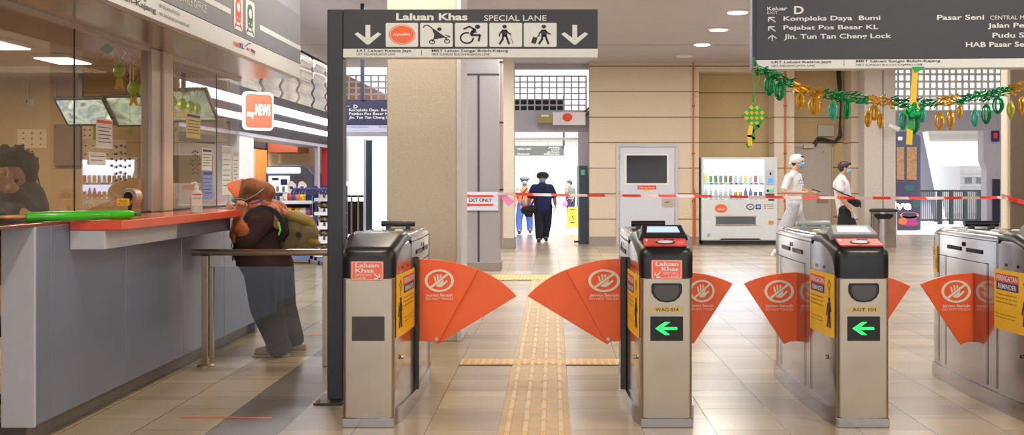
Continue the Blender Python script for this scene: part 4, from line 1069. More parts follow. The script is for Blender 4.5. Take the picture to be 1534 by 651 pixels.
for a in ((186,135,55,105,'leftmost green foil lantern on the garland',G),(240,165,55,95,'green foil lantern second from the left, almost touching the first',G),
 (350,213,42,85,'narrow gold foil lantern left of the round gold one',Yl),(425,240,64,95,'largest round gold foil lantern, on the left half of the garland',Yl),
 (523,268,44,98,'turquoise foil lantern right of the round gold one',TG),(597,262,30,100,'thin pale green lantern beside the turquoise one',G),
 (708,312,34,80,'small gold lantern just left of the wide gold one',Yl),(740,278,52,80,'wide gold foil lantern near the middle of the garland',Yl),(774,322,30,76,'small gold lantern just right of the wide gold one',Yl),
 (893,318,38,100,'turquoise lantern left of the yellow ribbon',TG),(955,340,48,95,'green lantern behind the bottom of the yellow ribbon',G),(995,290,36,80,'turquoise lantern right of the yellow ribbon',TG),
 (1087,322,46,98,'gold lantern first to the right of the yellow ribbon',Yl),(1146,315,36,105,'tall thin gold lantern second to the right of the ribbon',Yl),(1194,272,24,72,'tiny gold lantern hanging alone right of the thin gold one',Yl),
 (1275,306,38,92,'turquoise foil lantern right of the tiny gold one',TG),(1335,285,52,105,'large green lantern on the right half of the garland',G),(1397,238,60,90,'round green lantern where the garland rises to the right',G),
 (1463,262,36,92,'olive foil lantern near the right end',OL),(1522,240,28,95,'gold lantern at the right edge of the view',Yl)):
    lantern(*a)
# woven ketupat with ribbons
f=Fr(P(*q(104,292),GYY)); k=GYY/F/3.535
t=thing('hanging_ketupat','green and yellow woven diamond ornament hanging from the left end of the sign','ornament',f.o-Vector((0,0,.16)))
mb=MB(); n=5; R=66*k
for i in range(n):
    for j in range(n):
        a0,a1=i/n,(i+1)/n; b0,b1=j/n,(j+1)/n
        pt=lambda a,b:((a-b)*R,(a+b-1)*R)
        mb.prism(f,[pt(a0,b0),pt(a1,b0),pt(a1,b1),pt(a0,b1)],-.018+.006*((i+j)%2),.018-.006*((i+j)%2),(i+j)%2)
mb.build('woven_diamond',[M['ribbon_g'],M['ribbon_y']],t)
mb=MB()
for (pts,mi) in (([(-18*k,-60*k),(-26*k,-110*k),(-22*k,-155*k)],1),([(50*k,10*k),(20*k,-55*k),(-10*k,-80*k),(-4*k,-120*k),(-20*k,-150*k),(-34*k,-160*k)],0)):
    mb.stroke(f,pts,24*k,.012*mi,.012*mi+.003,mi)
mb.build('ribbon_tail',[M['ribbon_g'],M['ribbon_y']],t)
MB().tube([f.at(0,R),f.at(0,R+.02),f.at(.03,.22),f.at(.028,.27),f.at(.0,.335)],.003,6).tube([f.at(-.005,R),f.at(-.005,.335)],.0025,6).build('hanging_cord',M['ribbon_g'],t)
# yellow ribbon over the garland
f=Fr(P(1368,150,GYY-.05)); 
def fpx(u,v): return f.px(u,v)
t=thing('hanging_ribbon','long yellow and green ribbon hanging over the middle of the garland','ribbon',P(1364,216,GYY-.05))
mb=MB()
mb.prism(f,[fpx(1367,103),fpx(1375,103),fpx(1372,155),fpx(1363,155)],0,.003,1).prism(f,[fpx(1366,100),fpx(1385,100),fpx(1378,106),fpx(1370,109)],.003,.006,0)
mb.prism(f,[fpx(1362,150),fpx(1372,150),fpx(1380,170),fpx(1368,178)],.003,.008,1).prism(f,[fpx(1350,166),fpx(1372,160),fpx(1376,172),fpx(1358,176)],.008,.012,0)
mb.prism(f,[fpx(1361,172),fpx(1370,172),fpx(1367,208),fpx(1359,208)],.0,.003,0).prism(f,[fpx(1358,192),fpx(1367,196),fpx(1366,217),fpx(1357,216)],.003,.006,1)
mb.build('ribbon',[M['ribbon_g'],M['ribbon_y']],t)
b_=Blob()
rk=random.Random(5)
for i in range(9): b_.sph(f.at(*fpx(1368+rk.uniform(-7,7),166+rk.uniform(-9,9)),.01),rk.uniform(.012,.022),1,.7,1.3)
b_.build('bow_knot',M['greenf'],t,voxel=.006,smooth=1)
# ================================================================ sign and tape further back
Yb=15.0; fr=front(Yb)
t=thing('exit_direction_sign','small navy hanging direction sign seen left of the big beige column','sign',P(547,196,Yb))
MB().rpx(fr,500,149,600,187,-.08,0).build('sign_board',M['signblue'],t,bevel=.003)
MB().rpx(fr,500,187.5,600,195.5,-.08,0).build('lower_band',mat('pale_blue_band',(176,178,205),0.5),t,label='pale lower band')
MB().box(X_(541,Yb),X_(546,Yb),Yb-.05,Yb-.01,Z_(149,Yb),CZ).build('hanger_rod',M['signblue'],t)
q=crop(500,80,2.604); mb=MB()
def T(mb,s,x0,y0,x1,y1,**k):
    a=q(x0,y0); b=q(x1,y1); text_px(mb,fr,s,a[0],a[1],b[0],b[1],**k)
T(mb,'D',77,200,93,214,bold=.02); T(mb,'Kompleks Daya  Bumi',60,215,221,225,bold=.01); T(mb,'Pejabat Pos Besar KL',60,230,222,239,bold=.01); T(mb,'Jln. Tun Tan Cheng Lock',60,244,238,254,bold=.01)
T(mb,'Keluar',36,202,65,207); mb.build('lettering',M['signwhite'],t)
mb=MB(); T(mb,'LRT Laluan Kelana Jaya',45,284,135,289); T(mb,'MRT Laluan Sungai Buloh',176,284,250,289); mb.build('small_lettering',M['ink'],t)
fr=front(15.86)
t=thing('exit_only_notice','white exit only paper notice with two red arrows taped to the grey column','notice',P(720,316,15.86))
MB().rpx(fr,693,287,746.5,315,-.004,0).build('sheet',mat('lavender_paper',(222,222,236),0.6),t)
mb=MB(); text_px(mb,fr,'EXIT ONLY',702.5,297,736.5,302,d=.002,mi=1,bold=.02)
for v in (293.5,306.5):
    mb.ppx(fr,[(697,v),(703,v-3),(703,v-1.5),(739,v-1.5),(739,v+1.5),(703,v+1.5),(703,v+3)],0,.002,0)
mb.build('print',[M['red'],M['ink']],t)
TY=15.8
M['tape']=None
m,nt,b=newmat('barrier_tape_stripes')
tc=nt.nodes.new('ShaderNodeTexCoord'); sp=nt.nodes.new('ShaderNodeSeparateXYZ'); nt.links.new(tc.outputs['Object'],sp.inputs[0])
a1=nt.nodes.new('ShaderNodeMath'); a1.operation='MULTIPLY_ADD'; a1.inputs[1].default_value=.5; nt.links.new(sp.outputs[2],a1.inputs[0]); nt.links.new(sp.outputs[0],a1.inputs[2])
a2=nt.nodes.new('ShaderNodeMath'); a2.operation='MULTIPLY'; a2.inputs[1].default_value=1.9; nt.links.new(a1.outputs[0],a2.inputs[0])
a3=nt.nodes.new('ShaderNodeMath'); a3.operation='FRACT'; nt.links.new(a2.outputs[0],a3.inputs[0])
a4=nt.nodes.new('ShaderNodeMath'); a4.operation='GREATER_THAN'; a4.inputs[1].default_value=.5; nt.links.new(a3.outputs[0],a4.inputs[0])
mx=nt.nodes.new('ShaderNodeMix'); mx.data_type='RGBA'; mx.inputs['A'].default_value=rgb(226,206,204); mx.inputs['B'].default_value=rgb(232,70,62)
nt.links.new(a4.outputs[0],mx.inputs['Factor']); nt.links.new(mx.outputs['Result'],b.inputs['Base Color']); b.inputs['Roughness'].default_value=.5
M['tape']=m
def tape(pts,w,name,label,Yd=TY):
    mb=MB(); 
    for i in range(len(pts)-1):
        p0,p1=P(*pts[i],Yd),P(*pts[i+1],Yd); z=Vector((0,0,w/2)); n=12
        for k in range(n):
            a,b_=p0.lerp(p1,k/n),p0.lerp(p1,(k+1)/n); tw0=.01*math.sin((i*n+k)*.5); tw1=.01*math.sin((i*n+k+1)*.5)
            vs=[a-z+Vector((0,tw0,0)),b_-z+Vector((0,tw1,0)),b_+z-Vector((0,tw1,0)),a+z-Vector((0,tw0,0))]
            vs+=[v+Vector((0,.0015,0)) for v in vs]; mb.add(vs,[(0,1,2,3),(7,6,5,4),(0,4,5,1),(2,6,7,3)])
    return mb.build(name,M['tape'],label=label,cat='barrier tape')
tape([(745,290),(860,292.3),(1040,293.5),(1240,296),(1400,296.6),(1500,295.5)],.040,'hanging_barrier_tape','long red and white barrier tape stretched across the hall at waist height')
tape([(1500,293),(1512,297),(1534,303),(1600,322)],.07,'hanging_barrier_tape','short red and white tape end hanging down across the right hand column',15.9)
o=tape([(1499,289),(1502,298)],.09,'hanging_barrier_tape','red and white tape knot at the left edge of the right hand column',15.88)
mb=MB(); f=front(15.84); mb.ppx(f,[(748,289),(757,291),(771,301),(762,309),(751,297)],-.003,0); mb.build('hanging_tape_scrap',mat('pink_tape',(230,140,190),0.5),label='pink scrap of tape hanging from the grey column edge',cat='tape')
# ================================================================ convenience shop on the left
M['maroon']=mat('maroon_fascia',(34,12,26),0.6,0.0,var=0.1,scale=2)
M['strip']=emit('white_light_strip',(240,245,255),2.2)
SX=-4.0
struct(MB().box(SX-.35,SX,11.2,19.4,1.98,2.56),'wall_shop_fascia',M['maroon'])
struct(MB().box(SX-.40,SX-.005,11.2,19.4,1.93,1.98),'trim_13',M['frame'])
for i,(z0,z1) in enumerate(((2.315,2.425),(2.125,2.205))):
    t=thing('light_strip',['upper glowing white light strip along the maroon shop front','lower glowing white light strip along the maroon shop front'][i],'light strip',(SX,15.3,z0))
    MB().box(SX+.003,SX+.05,11.3,19.3,z0,z1).build('tube',M['strip'],t,bevel=.01); MB().box(SX+.003,SX+.055,11.25,11.3,z0-.01,z1+.01).box(SX+.003,SX+.055,19.3,19.35,z0-.01,z1+.01).build('end_cap',M['alu'],t)
struct(MB().box(SX-.3,SX-.02,13.6,14.35,0,1.95),'wall_shop_pillar',mat('white_shop_pillar',(235,238,242),0.4))
struct(MB().box(SX-.06,SX,18.22,18.34,0,1.95),'trim_14',M['frame'])
shopcream=mat('shop_cream_wall',(232,210,178),0.5,var=.03)
struct(MB().box(-8.0,SX-.02,19.5,19.6,0,2.6),'wall_shop_end',shopcream)
struct(MB().box(X_(383,19.45),X_(400,19.45),19.44,19.5,0,1.93),'trim_15',mat('shop_orange_panel',(255,176,90),0.5))
struct(MB().box(-8.1,-8.0,11.2,19.6,0,2.6),'wall_shop_back',shopcream)
struct(MB().box(-8.0,SX-.35,11.2,19.6,2.58,2.62),'ceiling_shop',M['white'])
struct(MB().box(X_(401,18.6),X_(446,18.6),18.6,19.44,Z_(228,18.6),Z_(208,18.6)),'trim_16',mat('shop_brown_bulkhead',(176,92,66),0.5))
struct(MB().box(X_(482,19.0),X_(495,19.0),19.0,19.05,0,1.95),'trim_17',mat('shop_red_panel',(200,50,60),0.5))
# shop sign
A_,B_=Vector((X_(365,13.4),13.4,0)),Vector((X_(410,13.72),13.72,0))
f=Fr(A_,(B_-A_)); za,zc=Z_(195,13.55),Z_(137.5,13.55); W=(B_-A_).length
t=thing('shop_sign','red rounded lightbox shop sign with white lettering and a white rim','sign',(A_+B_)/2+Vector((0,0,za)))
MB().prism(f,rrect(0,za,W,zc,.06),-.04,0).build('lightbox_rim',emit('sign_rim',(250,252,250),1.0),t,bevel=.01)
MB().prism(f,rrect(.025,za+.03,W-.025,zc-.03,.05),0,.006).build('sign_face',emit('sign_red',(238,82,58),.62),t)
mb=MB(); text_into(mb,'my',lambda a,b:f.at(a,b,.009),.045,.15,za+.17,za+.25,bold=.01); text_into(mb,'NEWS',lambda a,b:f.at(a,b,.009),.165,W-.055,za+.19,za+.33,bold=.02); mb.build('lettering',emit('sign_letters',(255,250,245),1.1),t)
MB().box(A_.x+.2,A_.x+.24,13.65,13.95,zc-.06,zc-.03).box(SX+.004,A_.x+.24,13.92,13.95,zc-.06,zc-.03).build('bracket',M['steeldk'],t)
# beverage machine
Y=18.4; f=front(Y)
t=thing('drinks_dispenser','dark grey self service drinks machine with a glowing white header in the shop','drinks machine',P(428,320,Y)*Vector((1,1,0)) if 0 else Vector((X_(428,Y),Y+.3,0)))
gm=mat('dispenser_grey',(96,96,112),0.35,0.3)
MB().ppx(f,[(398,372),(398,258),(403,249),(420,247),(450,247),(462,251),(470,262),(474,372)],-.7,0).build('cabinet',gm,t,bevel=.02)
MB().rpx(f,400,251,450,259,.0,.03).build('light_header',emit('header_glow',(240,245,255),2.2),t,bevel=.006)
d=MB().rpx(f,403,263,434,288,0,.02).build('control_panel',emit('panel_glow',(225,232,240),.8),t)
MB().rpx(f,408,266,418,270,.02,.025).build('dark_display',M['blackm'],d); MB().rpx(f,421,268,431,277,.02,.03).build('touch_buttons',M['navy'],d)
for u in (407,415,424):
    MB().rpx(f,u,279,u+4,287,.02,.06).build('nozzle',M['steelside'],d)
# shelf units
M['shelfblue']=mat('shelf_navy',(60,66,110),0.4,0.3)
M['shelfwh']=mat('shelf_edge_white',(225,228,235),0.4)
def shelf_unit(x0,x1,y,depth,levels,ztop,label,post=M['shelfblue']):
    t=thing('shelf_unit',label,'shelf unit',((x0+x1)/2,y+depth/2,0))
    for x in (x0+.02,x1-.02):
        for yy in (y+.02,y+depth-.02): MB().box(x-.02,x+.02,yy-.02,yy+.02,.08,ztop).build('upright',post,t)
    for z in levels:
        s=MB().box(x0,x1,y,y+depth,z-.02,z).build('shelf',M['shelfblue'],t); MB().box(x0,x1,y-.012,y,z-.035,z+.02).build('price_rail',M['shelfwh'],s)
    MB().box(x0,x1,y+depth-.015,y+depth,.1,ztop).build('back_panel',M['shelfblue'],t)
    MB().box(x0,x1,y,y+depth,.07,.13).build('base_tray',mat('tray_blue',(110,130,190),0.4),t)
    for x in (x0+.06,x1-.06): MB().tube([(x-.015,y+.08,.035),(x+.015,y+.08,.035)],.035,12).build('caster',M['black'],t)
    return t
Y=17.3; lv=[Z_(v,Y) for v in (378,356,335,305+21-2,303)]
lv=[Z_(302,Y),Z_(324,Y),Z_(346,Y),Z_(368,Y)]
shelf_unit(X_(408,Y),X_(468,Y),Y,.45,lv,Z_(290,Y),'navy shop shelf unit with snacks, behind the woman and her bag')
Y2=17.0; lv2=[Z_(v,Y2) for v in (298,319,340,361,381)]
shelf_unit(X_(471,Y2),X_(512,Y2),Y2,.5,lv2,Z_(278,Y2),'narrow shop shelf unit of white baskets next to the tall sign post')
cols=[(210,60,60),(240,200,60),(235,235,225),(60,90,170),(230,120,60),(80,150,90),(200,90,140)]
PM=[mat('packet_%d'%i,c,0.4,var=.25,scale=30) for i,c in enumerate(cols)]
def packet_mesh(kind,m):
    mb=MB()
    if kind=='bag':
        mb.loft([[Vector((sx*(.05 if 0<i<4 else .046),sy*th,z)) for sx,sy in ((-1,-1),(1,-1),(1,1),(-1,1))] for i,(z,th) in enumerate(((0,.003),(.02,.02),(.06,.028),(.10,.02),(.125,.003)))])
        me=mb.mesh('packet',m,bevel=.004)
    elif kind=='tub': mb.lathe((0,0,0),[(.032,0),(.04,.01),(.043,.07),(.036,.085),(.036,.095)],14); me=mb.mesh('tub',m,smooth=True)
    else: mb.box(-.05,.05,-.03,.03,0,.09); mb.box(-.035,.035,-.032,-.03,.03,.06); me=mb.mesh('carton',m,bevel=.003)
    return me
def lay(kind,names,cat,group,label,us,v,Y,ms,dy=.1,sc=1.0):
    z=Z_(v,Y)
    for i,u in enumerate(us):
        m=ms[i%len(ms)]; key=(kind,m.name)
        if key not in PROTO: PROTO[key]=packet_mesh(kind,m)
        o=bpy.data.objects.new(names,PROTO[key]); COL.objects.link(o); o.location=(X_(u,Y+dy),Y+dy,z); o.rotation_euler=(0,0,(i%3-1)*.15); o.scale=(sc,sc,sc)
        setp(o,label,cat,group)
PROTO={}
lay('tub','snack_tub','tub','tubs on the top snack shelf','small round coloured tub on the top shelf of the snack unit',[428,434.5,440.5,446.5,453],300.5,Y,[PM[2],PM[0],PM[3],PM[4],PM[1]],sc=1.25)
lay('box','snack_box','box','boxes on the top snack shelf','small pale box on the left of the top snack shelf',[412,418,423],300.5,Y,[PM[2],PM[3]],sc=.8)
lay('bag','snack_packet','packet','packets on the second snack shelf','coloured snack packet on the second shelf of the snack unit',[412,419,426,433,440,447,454,461],322.5,Y,[PM[2],PM[6],PM[4],PM[1],PM[0],PM[1]])
lay('bag','snack_packet','packet','packets on the third snack shelf','yellow or green snack packet on the third shelf of the snack unit',[431,438,445,452,459,464],344.5,Y,[PM[1],PM[5],PM[1]])
lay('box','snack_box','box','boxes on the bottom snack shelf','box on the lowest shelf of the snack unit, beside the bag',[436,446,456,463],366.5,Y,[PM[2],PM[3],PM[4]])
ORD=['top','second','third','fourth','lowest']
bw=mat('basket_white',(228,226,220),0.5)
for k,z in enumerate(lv2):
    for j,u in enumerate((475.5,486)):
        x0,x1=X_(u,Y2),X_(u+9,Y2); t=thing('white_basket','%s white basket of wrapped buns on the %s shelf of the narrow shop shelf unit'%(('left','right')[j],ORD[k]),'basket',((x0+x1)/2,Y2+.17,z))
        mb=MB(); mb.box(x0,x1,Y2+.03,Y2+.042,z,z+.075).box(x0,x1,Y2+.30,Y2+.312,z,z+.075).box(x0,x0+.01,Y2+.03,Y2+.31,z,z+.075).box(x1-.01,x1,Y2+.03,Y2+.31,z,z+.075).box(x0,x1,Y2+.03,Y2+.31,z,z+.01); mb.build('tub_wall',bw,t)
        MB().box(x0+.02,x1-.02,Y2+.022,Y2+.028,z+.01,z+.05).build('price_card',M['shelfwh'],t)
    for j,u in enumerate((476,480,486,491)):
        c=P(u,0,Y2+.15); c.z=z+.095; key=('bun',j)
        b=MB(); b.lathe((0,0,0),[(.01,-.03),(.04,-.015),(.05,.0),(.035,.025),(.01,.035)],10,sx=1,sy=1.4)
        o=link('wrapped_bun',b.mesh('bun',[PM[2],mat('bun_brown',(190,150,110),.5),PM[2],PM[1]][j] if k==0 else BUN[j],smooth=True),None,'wrapped bun in a white basket on the %s shelf of the narrow shop unit'%ORD[k],'bun','wrapped buns on the %s narrow shelf'%ORD[k]); o.location=c
        if k==0:
            BUN=globals().get('BUN',[]); BUN.append(o.data.materials[0]); globals()['BUN']=BUN
# striped goods rack on top: row of purple umbrellas/hooks
mb=MB()
for i in range(14):
    u=437+i*4.3; mb.tube([P(u,290,Y2-.05),P(u+2,284,Y2-.12),P(u+5,282,Y2-.16)],.02,8)
mb.build('rolled_goods',mat('blue_white_rolls',(84,84,150),0.5,var=.3,scale=40),label='row of blue and white rolled goods on the shop shelves',cat='goods',kind='stuff')
for u in (436,452):
    t=thing('display_card','white hook-shaped display card standing above the %s end of the snack unit'%('left' if u==436 else 'right'),'card',P(u,290,Y+.2))
    f=front(Y+.2); MB().ppx(f,[(u-6,290),(u-6,280),(u-4,272),(u+2,271),(u+7,276),(u+8,290)],-.01,0).build('card',M['white'],t); MB().rpx(f,u-2,279,u+3,283,0,.003).build('hanging_hole',M['ink'],t)
# ================================================================ white door in the back wall
f=front(WB)
t=thing('white_door','white door with a dark window in the beige block wall','door',(X22(969),WB,0))
MB().rpx(f,923,215.5,1015.5,220,-.02,.03).rpx(f,923,220,928,366,-.02,.03).rpx(f,1011,220,1015.5,366,-.02,.03).build('frame',M['alu2'] if 'alu2' in M else mat('door_frame_grey',(190,190,196),0.5),t,bevel=.005)
dl=MB().rpx(f,928.5,220.5,1010.5,365.5,-.02,.012).build('door_leaf',mat('door_white',(206,208,218),0.5),t,bevel=.004)
MB().rpx(f,935,230,1002,277,.012,.018).build('window_trim',M['white'],dl,bevel=.003); MB().rpx(f,938.5,232.5,999,274,.016,.021).build('window_pane',mat('dark_pane',(44,42,44),0.12),dl)
mb=MB().rpx(f,955,277.5,983,283.5,.012,.014,0).rpx(f,965,283.5,972,286,.012,.014,1); text_px(mb,f,'Dilarang masuk',957,279,981,282,d=.016,mi=2); mb.build('door_label',[M['red'],M['yellow'],M['signwhite']],dl,label='small red door label')
h=MB().rpx(f,991,297,1009,310,.012,.022).build('lock_plate',M['alu'],dl); MB().tube([f.at(*f.px(1003,302),.03),f.at(*f.px(996,303),.05)],.012,8).build('handle',M['steelside'],h)
for v in (235,290,345): MB().rpx(f,926,v-4,929,v+4,.012,.035).build('hinge',M['alu'],dl)
# grey metal door in the right alcove
f=front(WB+.6); t=thing('grey_metal_door','plain grey metal door in the alcove behind the two young men','door',(X_(1220,WB+.6),WB+.6,0))
dl=MB().rpx(f,1189,219,1245,369,0,.03).build('door_leaf',mat('door_grey',(182,172,162),0.6,var=.03),t,bevel=.004)
MB().rpx(f,1187,217,1189,369,0,.05).rpx(f,1245,217,1247,369,0,.05).rpx(f,1187,216,1247,219,0,.05).build('frame',M['alu'],t); MB().rpx(f,1223,292,1240,304,.03,.05).build('lock_plate',mat('lock_brown',(150,138,122),.4,.4),dl)
MB().rpx(f,1202,216,1218,222,.05,.1).build('door_closer',M['alu'],t); MB().ell(f,f.px(1233,227),.012,.012,.03,.04,0,n=10).build('peephole',M['ink'],dl)
# vertical orange pipes, conduits, boxes
for i,(u,lab) in enumerate(((1038.5,'thin orange pipe running down the wall between the door and the drinks machine'),(1176,'thin orange pipe on the pier right of the drinks machine'))):
    t=thing('pipe',lab,'pipe',(X22(u),WB-.03,.0)); MB().tube([(X22(u),WB-.03,0.0),(X22(u),WB-.03,CZ)],.018,8).build('tube',M['pipe'],t,smooth=True)
    for z in (.9,1.9,2.9): MB().box(X22(u)-.03,X22(u)+.03,WB-.035,WB,z,z+.03).build('clamp',M['ink'],t)
    if i==0: MB().tube([(X22(1041.5),WB-.03,0.0),(X22(1041),WB-.03,1.1),(X22(1038.5),WB-.03,1.2)],.014,8).build('branch_tube',M['pipe'],t,smooth=True)
t=thing('pipe','beige pipe running down beside the grey column','pipe',(X_(752,15.9),15.87,0)); MB().tube([(X_(751.5,15.9),15.95,0.35),(X_(751.5,15.9),15.95,CZ)],.022,8).build('tube',M['alu'],t,smooth=True)
for z in (1.2,2.2,3.1): MB().box(X_(749,15.9)-.01,X_(754,15.9),15.92,15.97,z,z+.025).build('clamp',M['ink'],t)
f=front(WB+.6); t=thing('hanging_junction_box','grey junction box high in the right alcove','junction box',P(1236,203,WB+.6)); MB().rpx(f,1224,187,1248,204,0,.08).build('box_lid',mat('jbox_grey',(176,168,155),.6),t,bevel=.008)
mb=MB(); q=crop(1100,90,3.535)
for k,(dx,r) in enumerate(((0,.022),(6,.016),(12,.016))):
    pts=[(545+dx,50),(550+dx,120),(565-dx*.3,230),(560-dx*.3,330),(555+dx,400),(530+dx*.4,430+dx*.6),(470,415+dx),(440,412+dx),(420+dx,440),(418+dx,455)]
    mb.tube([Vector((P(*q(*p),WB+.55).x,WB+.55-.02*k,P(*q(*p),WB+.55).z)) for p in pts],r,7)
mb.build('hanging_cables',M['ink'],label='bundle of dark cables looping down the right alcove wall',cat='cable')
mb=MB(); q=crop(760,90,3.563); Yc=22.9
for pts in ([(480,80),(475,120),(470,180),(440,250),(400,290),(385,300)],[(485,80),(488,150),(480,215),(462,250),(430,285),(415,298)]):
    mb.tube([P(*q(*p),Yc) for p in pts],.018,7)
mb.build('hanging_cables',M['ink'],label='two black cables sagging across the grille above the doorway',cat='cable')
# things above the doorway
f=front(22.74)
t=thing('hanging_alarm_box','white box with a round red alarm above the doorway','alarm',P(838,187,22.74)); MB().rpx(f,828,168,877,187.5,-.01,.10).build('housing',mat('alarm_box',(222,214,220),.5),t,bevel=.008); MB().ell(f,f.px(850,176),.10,.085,.10,.14,0,n=20).build('alarm_dome',M['red'],t,bevel=.01)
t=thing('hanging_lamp_box','olive emergency light box above the doorway','emergency light',P(797,184,22.74)); MB().rpx(f,805,171,828,184,-.01,.08).build('housing',mat('olive_box',(160,148,100),.6),t,bevel=.006)
MB().rpx(f,811,172,822,175,.08,.1).build('lamp',M['signwhite'],t)
mb=MB(); f=front(23.35); mb.rpx(f,762,147.5,843,165,-.1,0); mb.build('hanging_display_board',M['blackm'],label='long black board behind the grille above the doorway',cat='board')
f=front(22.72); t=thing('sliding_door','dark edge of the open sliding door at the right of the doorway','door',P(874,366,22.72)*Vector((1,1,0)) if 0 else Vector((X_(872,22.7),22.7,0)))
MB().rpx(f,867.5,248,880,367.5,-.0,.06).build('door_leaf',mat('slide_dark',(52,62,74),.3,.3),t,bevel=.005); MB().rpx(f,864,248,867.5,310,-.0,.05).build('edge_strip',M['glassbar'],t)
MB().rpx(f,870,254,876,262,.06,.065).build('door_label',mat('label_teal',(90,170,140),.4),t); MB().rpx(f,860,360,868,363,.0,.05).rpx(f,862,366,870,368,.0,.05).build('floor_track',M['black'],t)
# hanging sign in the hall behind
f=front(36); t=thing('hanging_sign','dark hanging sign with small white lines in the bright hall beyond the doorway','sign',P(790,233,36)); MB().rpx(f,740,218,845,233,-.1,0).build('sign_board',mat('hall_sign',(84,86,84),.5),t); MB().rpx(f,740,233,845,236,-.1,0).build('lower_band',M['signwhite'],t)
mb=MB()
for k,(s,a,b) in enumerate((('Jalan Petaling',822,838),('Pudu Sentral',826,838),('Jalan Cheng Lock',820,838),('HAB Pasar Seni',815,838))): text_px(mb,f,s,a,219.6+3.3*k,b,221.8+3.3*k,d=.01)
text_px(mb,f,'CENTRAL MARKET',775,222,796,224,d=.01); text_px(mb,f,'Cheng Lock',775,229,793,231.5,d=.01); mb.build('lettering',M['signwhite'],t)
MB().box(X_(843,36),X_(846,36),35.9,36,Z_(218,36),4.2).build('hanger_rod',M['signgrey'],t)
# wet floor sign
Y=30.0; f=Fr((0,Y,0),(1,0,0),(0,.18,1)); t=thing('wet_floor_sign','yellow wet floor caution board standing in the bright hall','caution board',(X_(857,Y),Y,0))
yl=mat('caution_yellow',(252,190,30),.45)
def board(fr,n): 
    return MB().ppx(fr,[(849,342),(850,311.5),(852,310),(863,310),(865,311.5),(866,342),(862,342),(862,339),(853,339),(853,342)],-.01,.01).build(n,yl,t,bevel=.004)
o=board(f,'front_board'); f2=Fr((0,Y+.5,0),(1,0,0),(0,-.18,1)); MB().ppx(f2,[(850,338),(851,312),(864,312),(865,338)],-.01,.01).build('rear_board',yl,t)
mb=MB(); f3=Fr((0,Y-.012,0),(1,0,0),(0,.18,1)); mb.stroke(f3,[f3.px(857.5,319),f3.px(862.5,329),f3.px(852.5,329),f3.px(857.5,319)],.016,0,.003); mb.stroke(f3,[f3.px(857,323),f3.px(859,328)],.03,0,.003); mb.rpx(f3,854,332,861,334,0,.003); mb.rpx(f3,853,313,862,314.5,0,.003); mb.build('warning_print',M['ink'],o)
# ================================================================ drinks vending machine
VY=22.42; f=front(VY); vx0,vx1=X_(1051,VY),X_(1164.4,VY)
t=thing('vending_machine','white drinks vending machine with two lit rows of drinks','vending machine',((vx0+vx1)/2,VY+.3,0))
vw=mat('vending_white',(216,220,222),.4)
a0,b0=f.px(1055,298.4); a1,b1=f.px(1144.8,239)
ztop=Z_(235.3,VY)
mb=MB().box(vx0,a0,VY,VY+.65,.09,ztop).box(a1,vx1,VY,VY+.65,.09,ztop).box(a0,a1,VY,VY+.65,.09,b0).box(a0,a1,VY,VY+.65,b1,ztop).box(a0,a1,VY+.35,VY+.65,b0,b1); mb.build('cabinet',vw,t)
MB().box(vx0+.03,vx1-.03,VY+.02,VY+.6,0,.09).build('base',M['blackm'],t)
MB().box(a0+.004,a1-.004,VY+.33,VY+.348,b0+.002,b1-.002).build('light_panel',emit('vending_glow',(225,232,255),2.6),t)
MB().box(a0+.01,a1-.01,VY+.03,VY+.33,b1-.03,b1-.005).build('light_tube',emit('vending_tube',(255,255,255),5),t)
zs=[Z_(273,VY),Z_(296.5,VY)]
for z in zs:
    s=MB().box(a0+.003,a1-.003,VY+.02,VY+.32,z-.05,z).build('display_shelf',M['shelfwh'],t)
    for k in range(12):
        x=a0+(a1-a0)*(k+.5)/12; MB().box(x-.03,x+.02,VY+.012,VY+.02,z-.04,z-.018).build('price_button',[M['green'],M['navy'],M['red']][0 if k%4==0 else 1 if k%4<3 else 2],s)
MB().box(a0,a1,VY+.003,VY+.009,b0,b1).build('window_pane',glass('vend_glass',(245,248,250)),t)
def drink(kind,m,capm):
    mb=MB()
    if kind=='can': mb.lathe((0,0,0),[(.026,0),(.031,.008),(.031,.105),(.026,.118),(.024,.12)],12,mi=0); mb.lathe((0,0,.12),[(.024,0),(.022,.003)],12,mi=1)
    else: mb.lathe((0,0,0),[(.03,0),(.032,.01),(.032,.10),(.026,.125),(.012,.155),(.012,.17)],12,mi=0); mb.lathe((0,0,.17),[(.014,0),(.014,.018)],10,mi=1)
    return mb.mesh(kind,[m,capm],smooth=True)
gr=mat('can_green',(90,130,70),.3,var=.3,scale=40); br=mat('can_olive',(130,110,60),.3,var=.3,scale=40); pl=mat('can_pale',(190,196,190),.3,var=.2,scale=40); ye=mat('can_yellow',(240,200,60),.3); rd=mat('can_red',(205,80,60),.3); wt=mat('bottle_water',(205,225,215),.15); bl=mat('bottle_blue',(110,100,200),.25); dk=mat('bottle_dark',(96,90,120),.3)
row1=[('bottle',ye),('can',gr),('can',gr),('can',gr),('can',br),('can',br),('can',pl),('can',pl),('can',ye),('can',pl),('can',rd),('can',pl)]
row2=[('bottle',wt)]*6+[('can',ye),('can',ye),('bottle',bl),('bottle',bl),('can',dk),('can',dk)]
VP={}
nm={'can':'drink_can','bottle':'drink_bottle'}
